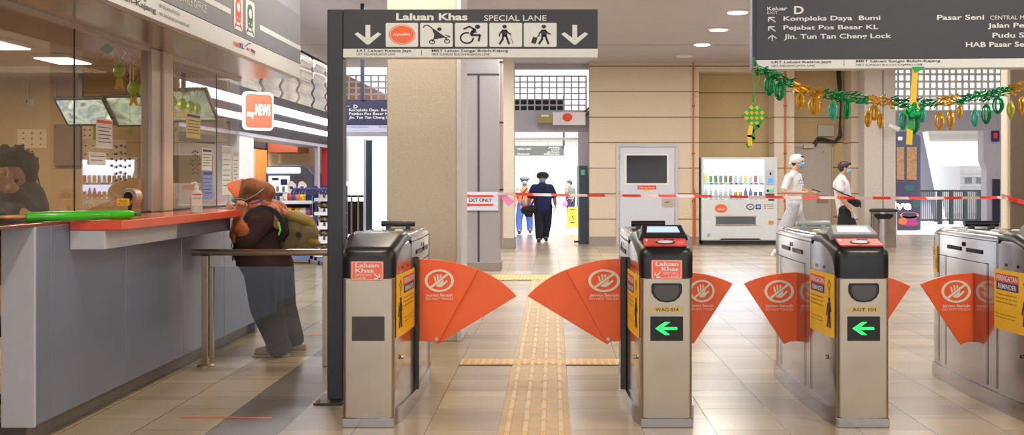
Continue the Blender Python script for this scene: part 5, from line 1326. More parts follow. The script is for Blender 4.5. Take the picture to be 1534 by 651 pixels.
for r,(row,z) in enumerate(zip((row1,row2),zs)):
    for k,(kd,m) in enumerate(row):
        kk=(kd,m.name)
        if kk not in VP: VP[kk]=drink(kd,m,M['white'] if m is not bl else M['navy'])
        o=bpy.data.objects.new(nm[kd],VP[kk]); COL.objects.link(o); o.location=(a0+(a1-a0)*(k+.5)/12,VY+.13,z); o.scale=(1.35,1.2,1.25 if r==0 else 1.15)
        cname={'can_green':'green','can_olive':'olive brown','can_pale':'pale','can_yellow':'yellow','can_red':'red','bottle_water':'clear green-labelled','bottle_blue':'purple blue','bottle_dark':'dark violet'}[m.name]
        setp(o,'%s drink %s on the %s row inside the vending machine'%(cname,kd,('upper','lower')[r]),kd,'%s %ss on the %s vending row'%(cname,kd,('upper','lower')[r]))
mb=MB().rpx(f,1060,302,1101.5,321.5,.0,.006,0); mb.ell(f,f.px(1080,312),.13,.09,.006,.012,1); text_px(mb,f,'minum',1074.5,311,1085.5,314.5,d=.014,mi=0,bold=.02); mb.build('logo_panel',[vw,M['orange']],t,label='raised panel with an orange oval logo')
mb=MB().ell(f,f.px(1124,309.5),.085,.065,0,.004,0).ell(f,f.px(1124,309.5),.065,.045,.004,.006,1).ell(f,f.px(1124,309.5),.03,.025,.006,.008,2); mb.build('round_emblem',[M['navy'],vw,M['gold']],t)
MB().rpx(f,1072.5,324.5,1132,335.5,0,.004).build('pickup_flap',mat('flap_smoke',(92,96,104),.2),t); MB().rpx(f,1071,323,1133.5,324.5,0,.02).rpx(f,1071,335.5,1133.5,337,0,.02).build('pickup_frame',M['alu'],t)
p=MB().rpx(f,1147.8,254,1159.5,276.5,0,.02,r=.02).build('payment_panel',mat('pay_panel',(196,202,214),.3),t,bevel=.004); MB().rpx(f,1150.5,267,1157,274,.02,.03).build('blue_reader',emit('blue_reader',(60,110,255),1.2),p); MB().rpx(f,1152.5,258,1155,262,.02,.026).build('coin_slot',M['ink'],p)
MB().rpx(f,1148.5,283.5,1158.5,287,0,.01).build('price_display',M['blackm'],t); MB().rpx(f,1152,284,1157.5,286.3,.01,.013).build('lit_digits',M['green'],t)
MB().rpx(f,1146.5,289.5,1160,295,0,.012).build('coin_tray',mat('coin_brown',(110,84,66),.4,.4),t); MB().rpx(f,1151,298,1160,300.5,0,.003).build('maker_mark',M['ink'],t)
MB().rpx(f,1132,306,1139.5,313,0,.012).build('note_reader',M['blackm'],t); MB().rpx(f,1133.5,307.5,1138,311.5,.012,.016).build('blue_light',emit('blue_led',(80,110,255),1.5),t)
mb=MB().rpx(f,1143,304.5,1161,314.5,0,.003,0)
for k in range(3): mb.rpx(f,1145,306+k*2.8,1147,307.4+k*2.8,.003,.005,1).rpx(f,1149,306.3+k*2.8,1159,307+k*2.8,.003,.005,1)
mb.build('instruction_label',[M['notice'],M['ink']],t); MB().rpx(f,1151.5,330.5,1158.5,335,0,.02).build('coin_return',mat('coin_return_orange',(232,150,50),.4),t)
MB().ppx(f,[(1078,359),(1081,356.8),(1137,356.8),(1140,359)],0,.01).build('kick_slot',M['blackm'],t); MB().rpx(f,1051,358.8,1164.4,359.6,0,.003).build('door_seam',M['alu'],t)
mb=MB().rpx(f,1059.5,349.5,1064,354.5,0,.003); mb.build('small_plate',M['alu'],t)
# ================================================================ bin, kiosk, fence, outdoors on the right
Y=21.6; cx=X_(1324,Y); t=thing('litter_bin','steel litter bin with a dark lid in front of the pale column','bin',(cx,Y,0)); r=21*Y/F
Zt=Z_(312,Y)
MB().lathe((cx,Y,0),[(r*.96,0.0),(r*.96,.03),(r*.93,.03),(r*.93,Zt-.07)],28,sy=.7).build('bin_body',M['steelside'],t,smooth=True); MB().lathe((cx,Y,Zt-.07),[(r,0),(r*1.04,.02),(r*1.04,.05),(r*.9,.07)],28,sy=.7).build('lid',M['smoke'],t,smooth=True)
f=Fr((0,Y-r*.66,0)); MB().ppx(f,[(1310,320),(1338,320),(1338,324),(1333,328),(1315,328),(1310,324)],-.02,.01).build('opening',M['black'],t,bevel=.005)
Y=29.0; f=front(Y); t=thing('advert_kiosk','tall dark kiosk with a colourful coffee advert and boarded upper windows','kiosk',(X_(1362,Y),Y,0))
kd=mat('kiosk_navy',(44,46,66),.4)
MB().ppx(f,[(1335,344),(1335,202),(1342,196),(1362,196),(1376,202),(1379,206),(1379,344)],-.6,0).build('cabinet',kd,t)
ply=mat('plywood_shaded',(112,80,48),.8,var=.25,scale=14)  # boards' colour darkened to carry the kiosk's shade
for (a,b_) in ((1343,1354),(1358,1373)): MB().rpx(f,a,220,b_,269,0,.02).build('plywood_window',ply,t)
adm=mat('advert_dark',(44,36,60),.4); mb=MB().rpx(f,1335,273,1375,341,0,.015,0)
a=f.px(1343,0)[0]; text_px(mb,f,'five',1331,300,1365,314,d=.018,mi=1,bold=.04)
mb.ell(f,f.px(1362,281),.14,.09,.015,.02,2,n=16).ell(f,f.px(1372,305),.09,.12,.015,.02,2,n=16)
mb.ell(f,f.px(1362,322),.26,.09,.015,.02,3,n=20).ell(f,f.px(1362,321),.21,.06,.02,.024,0,n=20); mb.ppx(f,[(1351,323),(1374,323),(1370,338),(1355,338)],.015,.02,4); mb.ell(f,f.px(1352,331),.12,.1,.02,.026,5,n=16).ell(f,f.px(1368,334),.14,.08,.02,.026,4,n=16)
mb.build('advert_panel',[adm,M['signwhite'],mat('leaf_teal_shaded',(14,60,52),.5),mat('cup_tan',(150,96,74),.5),mat('flower_pink_shaded',(110,30,76),.5),mat('flower_orange_shaded',(170,70,30),.5)],t,label='colourful advert panel')  # teal, pink and orange darkened to carry the kiosk's shade
MB().rpx(f,1345,205,1351,210,0,.02).build('small_plate',M['signwhite'],t)
Y=33.0; t=thing('railing','dark green metal railing outside the right hand opening','railing',(X_(1440,Y),Y,0)); gd=mat('railing_dark',(26,32,34),.5,.2)
z0,z1=Z_(333,Y),Z_(284,Y)
MB().box(X_(1378,Y),X_(1520,Y),Y-.03,Y+.03,z1-.06,z1).build('top_rail',gd,t); MB().box(X_(1378,Y),X_(1520,Y),Y-.02,Y+.02,z0+.05,z0+.1).build('bottom_rail',gd,t)
for u in (1408,1425,1446,1466): MB().box(X_(u-3,Y),X_(u+3,Y),Y-.04,Y+.04,0,z1).build('post',gd,t)
mb=MB(); u=1380
while u<1520: mb.box(X_(u,Y)-.01,X_(u,Y)+.01,Y-.01,Y+.01,z0+.05,z1-.03); u+=3.0
mb.build('balusters',gd,t)
ow=mat('plaster_white',(238,238,240),.8)
f=front(35); MB().ppx(f,[(1375,346),(1375,190),(1384,190),(1413,330),(1413,346)],-.4,0).build('wall_outside_slanted',mat('grey_slanted_wall',(140,140,156),.8),kind='structure')
t=thing('slanted_pipe','thick pale pipe leaning along the slanted wall outside','pipe',P(1400,250,34.9)*Vector((1,1,0)) if 0 else Vector((X_(1413,34.7),34.7,0)))
MB().tube([P(1386,197,34.7),P(1413,328,34.7),Vector((X_(1415,34.7),34.7,0))],.09,10).build('tube',M['out'],t,smooth=True)
Y=44; t=thing('plant_housing','white louvred plant housing on the far side of the railing','plant housing',(X_(1478,Y),Y,0)); f=front(Y)
MB().rpx(f,1438,248,1540,340,-3,0).build('housing',ow,t)
for v in (262,276,290): MB().rpx(f,1436,v,1542,v+2.5,0,.25).build('ledge',ow,t)
for u in (1446,1463,1480): MB().rpx(f,u,266,u+9,274,0,.06).build('vent',M['outgrey'],t)
Y=58; f=front(Y); t=thing('far_building','pale blue-grey building far beyond the railing','building',(X_(1430,Y),Y,0)); MB().rpx(f,1395,252,1450,330,-3,0).build('wall_block',ow,t)
for (a,b_) in ((1404,1412),(1416,1424),(1428,1436)): MB().rpx(f,a,262,b_,285,0,.05).build('window',mat('far_window',(120,130,170),.3) if 'fw' not in M else M['fw'],t)
f=front(22.55); t=thing('wall_notice','small red and navy notice on the frame beside the right opening','notice',P(1487,212,22.55)); mb=MB().rpx(f,1485,195.5,1497,211.5,0,.01,0).rpx(f,1488,199,1494,207,.01,.014,1); mb.build('plate',[M['navy'],M['red']],t)
MB().rpx(f,1486.5,268,1496.5,333,0,.05).build('hanging_banner',M['signblue'],label='tall navy banner at the right side of the right opening',cat='banner')
# security camera on the pale column
t=thing('hanging_camera','white security camera mounted on the pale column behind the garland','camera',P(1335,190,21.95)); c=P(1337,190,21.8)
MB().tube([c+Vector((-.08,0,.04)),c+Vector((.12,-.05,-.06))],.05,12).build('camera_body',M['white'],t,smooth=True); MB().tube([c,c+Vector((-.02,.2,.08))],.02,8).build('arm',M['white'],t)
# ================================================================ outdoors seen through the left opening
Y=24.5; t=thing('railing','dark metal railing seen left of the big beige column','railing',(X_(540,Y),Y,0)); z1=Z_(292,Y); z0=.12
MB().box(X_(470,Y),X_(576,Y),Y-.03,Y+.03,z1-.05,z1).build('top_rail',gd,t)
for u in (502,515,527,537,550,562): MB().box(X_(u-1.2,Y),X_(u+1.2,Y),Y-.04,Y+.04,0,z1).build('post',M['alu'],t)
for i,(a,b_) in enumerate(((503,514),(516,526),(528,536),(538,549))): MB().box(X_(a,Y),X_(b_,Y),Y-.01,Y+.01,z0,z1-.14).build('infill_panel',gd,t)
Y=17.5; t=thing('glass_screen_post','dark upright with a bright advert screen left of the big beige column','advert screen',(X_(562,Y),Y,0)); MB().box(X_(549,Y),X_(558,Y),Y-.05,Y+.05,0,Z_(210,Y)).build('upright',mat('teal_dark',(26,52,62),.3),t)
MB().box(X_(545,Y),X_(549,Y),Y-.05,Y+.05,0,Z_(208,Y)).build('edge_trim',M['frame'],t); MB().ppx(front(Y),[(558,370),(558,212),(574,222),(578,370)],-.04,.0).build('screen',emit('glass_screen_glow',(225,238,250),1.3),t)  # glass screen given a pale glow of its own
struct(MB().box(-9,-4.2,40,40.3,0,3.2),'wall_outside_left',ow)
struct(MB().box(-9,-2.6,26,36,3.0,3.2),'ceiling_outside_left',mat('canopy_tan',(200,180,150),.8,var=.2,scale=2))
f=front(19.1); t=thing('hanging_screen','grey wall screen edge beside the sign post opening','screen',P(516,260,19.1)); MB().rpx(f,500,204,522,272,-.1,0,r=.05).build('casing',M['white'],t); MB().rpx(f,500,212,519,250,0,.01).build('picture',mat('teal_picture',(90,140,150),.3),t)
# diagonal brick gable and steel seen through the left grille
struct(MB().ppx(front(21),[(490,92),(515,110),(600,152),(600,190),(490,190)],-.2,0),'wall_gable_left',mat('brown_gable',(160,120,90),.8,var=.25,scale=4))
# ================================================================ ceiling downlights
gl=emit('downlight_glow',(225,255,245),9)
for i,(x,y) in enumerate(((2.7,15.6),(2.7,17.4),(2.7,19.3),(2.62,21.2))):
    t=thing('downlight',['nearest lit round downlight in the grey ceiling','second lit round downlight from the camera','third lit round downlight from the camera','unlit round ceiling fitting closest to the back wall'][i],'downlight',(x,y,CZ),'round downlights in the ceiling')
    MB().lathe((x,y,CZ-.03),[(.15,0),(.17,.012),(.17,.029)],28).build('ring',M['signwhite'],t,smooth=True); MB().lathe((x,y,CZ-.034),[(.142,0),(.142,.004)],28).build('diffuser',gl if i<3 else M['white'],t)
# ================================================================ people
M['skin']=mat('skin',(196,146,116),0.55,var=.05,scale=8); M['skind']=mat('skin_deep',(166,116,88),0.55,var=.05,scale=8)
M['hair']=mat('black_hair',(34,28,28),0.5,var=.2,scale=60,bump=.4); M['hairb']=mat('dark_brown_hair',(52,36,32),0.5,var=.2,scale=50,bump=.4)
M['mask']=mat('blue_face_mask',(120,178,222),0.8,var=.03); M['maskc']=mat('pale_green_mask',(170,205,200),0.8)
M['eye']=mat('eye_dark',(30,24,22),0.2)
def C(crp,Y,dy=0):
    return lambda x,y,d=0.0: P(*crp(x,y),Y)+Vector((0,dy+d,0))
def eyes(hc,rot,root,s=1.0):
    f=rot@Vector((1,0,0)); l=rot@Vector((0,1,0)); up=rot@Vector((0,0,1)); b=Blob()
    for q in (-1,1): b.sph(hc+f*.092*s+l*q*.033*s+up*.008*s,.011*s)
    b.build('eyes',M['eye'],root,voxel=.003,smooth=1)
def maskon(hc,rot,root,m,s=1.0,sx=1.0):
    f=rot@Vector((1,0,0)); l=rot@Vector((0,1,0)); up=rot@Vector((0,0,1)); b=Blob(sx)
    b.sph(hc+f*.052*s-up*.045*s,.068*s,.95,.92,.86,rot); b.sph(hc+f*.09*s-up*.03*s,.032*s,1,1,1,rot)
    o=b.build('face_mask',m,root,voxel=.006)
    mb=MB()
    for q in (-1,1):
        mb.tube([hc+f*.06*s+l*q*.062*s-up*.02*s,hc+f*.02*s+l*q*.084*s-up*.0*s,hc-f*.01*s+l*q*.09*s+up*.01*s],.0025,5)
        mb.tube([hc+f*.06*s+l*q*.058*s-up*.07*s,hc+f*.02*s+l*q*.082*s-up*.04*s,hc-f*.01*s+l*q*.09*s-up*.02*s],.0025,5)
    mb.build('ear_loops',M['white'],o)
# ---------------------------------------------------------------- man walking in through the doorway
c=C(crop(760,240,5.008),23.6); k=23.6/F/5.008
man=thing('person','man in a navy shirt and dark cap walking in with a black shoulder bag','person',c(262,612)*Vector((1,1,0)))
S=1.22
def walker(c,root,cfg):
    s=cfg.get('s',1.0); sx=cfg.get('sx',1.2); b=Blob(sx,1.0)
    hc=c(*cfg['head']); fd=Vector(cfg['face']).normalized()
    bb=Blob(1.0,1.0); rot=head(b,hc,fd,s*cfg.get('hs',1.0))
    nk=c(*cfg['neck']); b.cap(hc-Vector((0,0,.05*s)),nk,.052*s,.058*s)
    shL,shR=c(*cfg['sh'][0]),c(*cfg['sh'][1]); hpL,hpR=c(*cfg['hip'][0]),c(*cfg['hip'][1]); ch=(shL+shR)/2; pv=(hpL+hpR)/2
    b.cap(ch-Vector((0,0,.06*s)),pv+Vector((0,0,.08*s)),.12*s,.10*s); b.cap(shL,shR,.055*s,.055*s); b.cap(hpL,hpR,.09*s,.09*s)
    for sh,el,wr in ((shL,c(*cfg['el'][0]),c(*cfg['wr'][0])),(shR,c(*cfg['el'][1]),c(*cfg['wr'][1]))):
        b.cap(sh,el,.048*s,.040*s); b.cap(el,wr,.040*s,.027*s)
        hd=cfg.get('hd',[None,None])[0 if sh is shL else 1] or (wr-el); sd=Vector(cfg.get('hside',(0,-1,0)))
        hand(b,wr,hd,sd,s*1.0,.5)
    for hp,kn,an,toe in zip((hpL,hpR),cfg['kn'],cfg['an'],cfg['toe']):
        kn,an,toe=c(*kn),c(*an),c(*toe)
        b.cap(hp,kn,.082*s,.055*s); b.cap(kn,an,.052*s,.036*s); b.cap(an,toe,.035*s,.028*s,sx=.9)
    b.build('body',cfg['skin'],root,voxel=cfg.get('vox',.011),smooth=2)
    # shirt
    b=Blob(sx); t=cfg.get('tw',.145)*s
    b.cap(ch-Vector((0,0,.07*s)),pv+Vector((0,0,cfg.get('hem',.06)*s)),t,t*.95,sy=.85); b.cap(shL,shR,.068*s,.068*s); b.cap(ch,ch-Vector((0,0,.15*s)),.10*s,.13*s)
    b.cap(nk-Vector((0,0,.01*s)),ch,.066*s,.085*s)
    sl=cfg.get('sleeve',.75)
    for sh,el,wr in ((shL,c(*cfg['el'][0]),c(*cfg['wr'][0])),(shR,c(*cfg['el'][1]),c(*cfg['wr'][1]))):
        if sl<=1: b.cap(sh,sh.lerp(el,sl),.064*s,.062*s)
        else: b.cap(sh,el,.064*s,.056*s); b.cap(el,el.lerp(wr,sl-1),.056*s,.042*s)
    b.build(cfg.get('shirtname','shirt'),cfg['shirt'],root,voxel=.012,smooth=3)
    # trousers
    b=Blob(sx); pl=cfg.get('pants',2.0)
    b.cap(hpL+Vector((0,0,.06*s)),hpR+Vector((0,0,.06*s)),.105*s,.105*s,sy=1.1)
    for hp,kn,an in zip((hpL,hpR),cfg['kn'],cfg['an']):
        kn,an=c(*kn),c(*an); pr=cfg.get('pr',.095)
        if pl<=1: b.cap(hp,hp.lerp(kn,pl),.105*s,pr*s*1.05)
        else: b.cap(hp,kn,.10*s,pr*.8*s); b.cap(kn,kn.lerp(an,pl-1),pr*.8*s,pr*.66*s)
    b.build(cfg.get('pantsname','trousers'),cfg['pantm'],root,voxel=.012,smooth=3)
    for an,toe in zip(cfg['an'],cfg['toe']):
        an,toe=c(*an),c(*toe); b=Blob(1.1); b.cap(an+Vector((0,.03,-.02)),toe,.045*s,.036*s); b.cap(an+Vector((0,0,.02)),an,.045*s,.05*s)
        mz=min(v.z for v in b.mb.v); 
        b.build('shoe',cfg['shoe'],root,voxel=.009,smooth=2)
    if cfg.get('hairm'):
        b=Blob(sx); f=rot@Vector((1,0,0)); b.sph(hc+Vector((0,0,.035*s))-f*.022*s,.108*s,1,.86,.95,rot); b.sph(hc-f*.05*s,.08*s,.8,.95,1,rot); b.sph(hc+f*.04*s+Vector((0,0,.085*s)),.06*s,1.1,1.1,.6,rot)
        b.build('hair',cfg['hairm'],root,voxel=.008,smooth=2)
    eyes(hc,rot,root,s)
    if cfg.get('mask'): maskon(hc,rot,root,cfg['mask'],s*1.02)
    return hc,rot
hc,rot=walker(c,man,dict(head=(265,130),face=(-.1,-1,-.1),neck=(262,172),sh=[(202,200,.02),(322,200,.0)],hip=[(238,345,.0),(298,345,.0)],el=[(170,275,.03),(352,268,.02)],wr=[(152,338,-.05),(360,330,-.02)],
  kn=[(236,470,-.05),(300,468,.06)],an=[(240,578,-.10),(285,570,.10)],toe=[(236,603,-.22),(292,596,.0)],skin=M['skind'],shirt=mat('navy_shirt',(34,40,92),.8,var=.05),pantm=mat('black_trousers',(26,28,44),.8),shoe=M['blackm'],hairm=None,mask=M['mask'],sleeve=.95,s=1.02,tw=.165,sx=1.25,hem=-.01,hs=1.0,hd=[Vector((-.2,-.1,-1)),Vector((0,-.1,-1))]))
b=Blob(1.22); b.sph(hc+Vector((0,.01,.045)),.118,1,1,.78); b.build('cap',mat('dark_cap',(36,44,44),.8),man,voxel=.009); 
MB().lathe(hc+Vector((0,-.02,.03)),[(.09,0),(.122,-.010),(.118,-.003),(.09,.010)],20,sx=1.15,sy=1.15).build('cap_brim',mat('cap_brim_dark',(30,38,38),.8),man,smooth=True)
bagm=mat('black_bag',(28,26,32),.7,var=.1)
t=thing('shoulder_bag','black shoulder bag carried at the hip of the man in navy','bag',c(165,420,-.12)); b=Blob(1.15); b.cap(c(130,372,-.14),c(190,365,-.12),.085,.095,sy=.6); b.cap(c(150,400,-.14),c(175,405,-.13),.07,.06,sy=.6); b.build('bag_body',bagm,t,voxel=.01)
MB().tube([c(180,340,-.17),c(215,270,-.19),c(262,212,-.17),c(292,188,-.06),c(296,184,.05)],.018,6).build('shoulder_strap',bagm,t,smooth=True)
# ---------------------------------------------------------------- second man, orange shirt
c=C(crop(760,240,5.008),27.2)
m2=thing('person','man in an orange shirt with patterned shoulders and grey cap following behind','person',c(130,545)*Vector((1,1,0)))
hc,rot=walker(c,m2,dict(head=(130,152),face=(.1,-1,-.05),neck=(132,190),sh=[(88,215,.02),(172,215,.0)],hip=[(105,345,.0),(158,345,.0)],el=[(66,270,.03),(190,275,.02)],wr=[(62,330,-.05),(188,335,-.02)],
  kn=[(88,440,-.02),(166,440,.02)],an=[(90,518,-.05),(170,515,.05)],toe=[(92,540,-.2),(172,534,-.1)],skin=M['skind'],shirt=mat('orange_shirt',(240,110,66),.8,var=.06),pantm=mat('blue_jeans',(58,84,160),.8,var=.1),shoe=M['blackm'],mask=M['mask'],sleeve=.9,s=1.0,tw=.158,sx=1.2,hem=-.03))
b=Blob(1.2); b.sph(hc+Vector((0,.0,.05)),.112,1,1,.62); b.cap(hc+Vector((-.05,-.1,.05)),hc+Vector((.05,-.1,.05)),.035,.035,sy=.9); b.build('flat_cap',mat('grey_cap',(120,122,120),.8),m2,voxel=.009)
b=Blob(1.2); 
for q,(a0,a1) in enumerate((((90,216,.02),(70,262,.03)),((170,216,0),(188,262,.02)))): b.cap(c(*a0),c(*a1),.072,.066)
b.cap(c(104,216,-.02),c(92,262,-.04),.075,.06); b.cap(c(156,216,-.02),c(164,262,-.04),.075,.06); b.build('patterned_yoke',patterned('black_white_print',[(40,40,50),(220,220,222),(60,60,80),(230,228,226)],28),m2,voxel=.012)
t=thing('shoulder_bag','slim grey bag hung on the man in orange','bag',c(120,330,-.14)); b=Blob(1.1); b.cap(c(118,300,-.15),c(126,326,-.15),.05,.055,sy=.5); b.build('bag_body',mat('grey_bag',(96,92,100),.7),t,voxel=.01); MB().tube([c(112,290,-.16),c(118,240,-.18),c(150,205,-.1)],.014,6).build('shoulder_strap',bagm,t)
# ---------------------------------------------------------------- far man beside the caution board
c=C(crop(760,240,5.008),37.0)
m3=thing('person','distant man in grey holding a hand to his face near the caution board','person',c(475,440)*Vector((1,1,0)))
walker(c,m3,dict(head=(462,176),face=(-1,-.5,-.1),neck=(468,200),sh=[(448,215,-.1),(494,215,.05)],hip=[(458,290,.0),(488,290,.0)],el=[(440,246,-.15),(500,250,.02)],wr=[(455,205,-.22),(492,286,-.1)],
  kn=[(460,360,-.02),(488,358,.02)],an=[(460,420,0),(488,418,.05)],toe=[(452,430,-.06),(480,430,0)],skin=M['skin'],shirt=mat('grey_green_shirt',(104,108,98),.8),pantm=mat('dark_trousers',(40,42,60),.8),shoe=M['blackm'],mask=M['mask'],hairm=mat('dark_green_cap_hair',(44,62,58),.7),sleeve=.95,s=.92,tw=.155,sx=1.15,vox=.013,hd=[Vector((-.1,-.2,1)),None]))
t=thing('carrier_bag','small pink carrier bag hanging from the distant man in grey','bag',c(430,355,-.1)); b=Blob(1.1); b.sph(c(432,325,-.15),.10,.9,.6,1.2); b.build('bag_body',mat('pink_bag',(190,110,170),.5),t,voxel=.012); MB().tube([c(436,305,-.15),c(455,285,-.12),c(490,290,-.1)],.012,6).build('bag_handle',mat('pink_bag_handle',(190,110,170),.5),t)
# ---------------------------------------------------------------- young man with white cap and phone
c=C(crop(1140,220,3.831),19.3)
b1=thing('person','young man in a backwards white cap and white tee looking up from his phone','person',c(150,630)*Vector((1,1,0)))
tee=mat('white_tee',(222,222,226),.85,var=.04,scale=5,bump=.2)
hc,rot=walker(c,b1,dict(head=(212,86),face=(1,-.55,.05),neck=(192,142),sh=[(150,172,-.12),(222,168,.14)],hip=[(178,352,-.08),(205,352,.08)],el=[(118,258,-.16),(238,240,.12)],wr=[(245,262,-.22),(276,262,-.04)],
  kn=[(120,500,-.08),(232,490,.08)],an=[(78,600,-.08),(240,606,.08)],toe=[(60,618,-.1),(276,634,.06)],skin=M['skin'],shirt=tee,pantm=mat('grey_shorts',(176,176,186),.85,var=.06,bump=.2),shoe=M['white'],mask=M['mask'],hairm=M['hair'],sleeve=.72,s=.98,tw=.145,sx=1.12,hem=-.02,pants=.92,pr=.12,hd=[Vector((1,-.1,0)),Vector((.8,-.5,-.1))],hside=(0,-.3,1)))
b=Blob(1.15); f=rot@Vector((1,0,0)); b.sph(hc+Vector((0,0,.05))-f*.02,.117,1.0,.92,.82,rot); b.cap(hc-f*.10+Vector((0,0,.0)),hc-f*.14-Vector((0,0,.02)),.045,.03); b.build('cap',M['white'],b1,voxel=.008)
mb=MB(); ff=Fr(c(215,196,-.24),(1,-.3,0)); mb.stroke(ff,[(-.05,-.02),(-.02,.03),(.0,.0),(.03,.04),(.05,-.01)],.012,0,.002); mb.stroke(ff,[(-.06,-.035),(.06,-.035)],.010,0,.002); mb.build('shirt_print',mat('print_blue_grey',(110,120,150),.8),b1)
t=thing('phone','dark phone held by the young man in the white cap','phone',c(302,246,-.22)); Mx=Matrix.Translation(c(300,248,-.2))@Matrix.Rotation(.35,4,'Y'); mb=MB().obox(Mx,.15,.075,.012); mb.build('phone_body',M['blackm'],t,bevel=.003)
# ---------------------------------------------------------------- young man with dark hair and waist bag
c=C(crop(1140,220,3.831),19.8)
b2=thing('person','dark haired young man in a white tee and black shorts with a face mask','person',c(480,640)*Vector((1,1,0)))
hc,rot=walker(c,b2,dict(head=(484,122),face=(1,-.35,-.05),neck=(466,165),sh=[(440,194,-.14),(480,192,.14)],hip=[(474,380,-.08),(498,380,.08)],el=[(440,284,-.2),(500,280,.12)],wr=[(490,352,-.22),(520,350,.1)],
  kn=[(478,500,-.08),(520,500,.08)],an=[(470,605,-.08),(535,600,.08)],toe=[(505,628,-.1),(570,625,.06)],skin=M['skin'],shirt=tee,pantm=mat('black_shorts',(28,28,34),.85),shoe=M['blackm'],mask=M['mask'],hairm=M['hairb'],sleeve=.62,s=.98,tw=.14,sx=1.15,hem=-.03,pants=.6,pr=.13,hd=[Vector((.5,-.1,-.9)),None]))
b=Blob(1.0); 
t=thing('crossbody_bag','black crossbody bag worn at the front by the dark haired young man','bag',c(515,345,-.2)); b=Blob(1.1); b.cap(c(494,300,-.24),c(536,322,-.18),.07,.075,sy=.6); b.build('bag_body',bagm,t,voxel=.01); MB().tube([c(500,285,-.28),c(450,268,-.31),c(418,248,-.20),c(408,236,-.05)],.012,6).tube([c(545,325,-.24),c(552,345,-.24)],.012,6).build('strap',bagm,t,smooth=True)
t=thing('phone','pale phone held low by the dark haired young man','phone',c(515,398,-.24)); Mx=Matrix.Translation(c(514,393,-.24))@Matrix.Rotation(.9,4,'Y'); MB().obox(Mx,.10,.02,.055).build('phone_body',mat('pale_phone',(190,205,230),.3),t,bevel=.003)
# ---------------------------------------------------------------- woman at the counter
Y=8.3; c=C(crop(330,250,4.341),Y)
w=thing('person','woman in a brown patterned headscarf and orange visor leaning at the counter','person',Vector((X_(420,Y),Y,0)))
scarf=patterned('brown_orange_scarf',[(92,62,36),(122,80,44),(158,88,50),(108,80,42),(128,66,40)],6,.75)
scarf2=patterned('orange_print_scarf',[(196,96,56),(120,60,44),(206,120,80),(150,130,120),(184,80,50)],11,.75)
brown=mat('dark_brown_tunic',(62,36,34),.85,var=.08,bump=.15,scale=6)
hcw=c(172,178); fd=Vector((-1,-.12,-.12)).normalized()
b=Blob(1.1); rot=head(b,hcw,fd,1.0); 
shN,shF=c(312,325,-.13),c(300,316,.16); el=c(228,455,-.24); wr=c(180,338,-.27)
b.cap(hcw-Vector((-.02,0,.06)),c(270,290),.05,.06); b.cap(c(290,330),c(285,560),.10,.12); b.cap(shN,shF,.06,.06)
b.cap(shN,el,.05,.042); b.cap(el,wr,.042,.03); hand(b,wr,Vector((.25,.05,1)),Vector((-1,-.3,.1)),1.15,1.0)
elF=c(180,430,.2); wrF=c(110,330,.12); b.cap(shF,elF,.05,.042); b.cap(elF,wrF,.042,.03); hand(b,wrF,Vector((-.7,-.1,.5)),Vector((0,-.3,1)),1.0,.5)
c2=C(crop(350,380,3.831),Y)
hipN,hipF=c2(210,30,-.08),c2(195,30,.1); knN,knF=c2(225,300,-.07),c2(240,290,.12); anN,anF=c2(255,535,-.06),c2(345,515,.12)
for h,kn,an,toe in ((hipN,knN,anN,c2(165,578,-.10)),(hipF,knF,anF,c2(300,562,.12))):
    b.cap(h,kn,.08,.06); b.cap(kn,an,.065,.042); b.cap(an,Vector((toe.x,toe.y,.04)),.036,.03)
b.cap(hipN+Vector((0,0,.02)),hipF+Vector((0,0,.02)),.06,.06)
b.build('body',M['skin'],w,voxel=.008,smooth=2)
# trousers: wide legs
b=Blob(1.1); b.cap(c2(195,0,-.0),c2(195,40,.0),.12,.13,sy=.9)
b.cap(c2(182,60,-.07),c2(205,300,-.07),.145,.122,sy=.8); b.cap(c2(205,300,-.07),c2(268,500,-.08),.122,.082,sy=.9); b.cap(c2(268,500,-.08),c2(276,524,-.08),.088,.092)
b.cap(c2(215,60,.08),c2(248,300,.10),.145,.115,sy=.8); b.cap(c2(248,300,.10),c2(325,500,.12),.115,.075,sy=.9)
b.build('trousers',mat('charcoal_trousers',(48,48,55),.8,var=.12,scale=3,bump=.3),w,voxel=.011,smooth=6)
# shoes
for (hx,tx,d,vb) in ((335,135,-.09,590),(395,270,.12,572)):
    mb=MB(); rings=[]; h0=c2(hx,vb,d); t0=c2(tx,vb,d); yy=h0.y
    for (s_,wd,ht) in ((0,.02,.03),(.04,.035,.06),(.3,.04,.062),(.55,.046,.055),(.8,.046,.045),(.95,.035,.03),(1,.012,.015)):
        x=h0.x+(t0.x-h0.x)*s_; rings.append([Vector((x,yy+wd*math.cos(a),.004+max(0,ht*(math.sin(a)*.5+.5)))) for a in [2*math.pi*q/14 for q in range(14)]])
    mb.loft(rings); mb.build('shoe',mat('tan_shoe',(178,136,96),.6,var=.15,scale=30) ,w,smooth=True)
    MB().box(min(h0.x,t0.x)-.005,max(h0.x,t0.x)+.005,yy-.042,yy+.042,0,.012).build('shoe_sole',mat('sole_beige',(206,190,160),.7),w,bevel=.01)
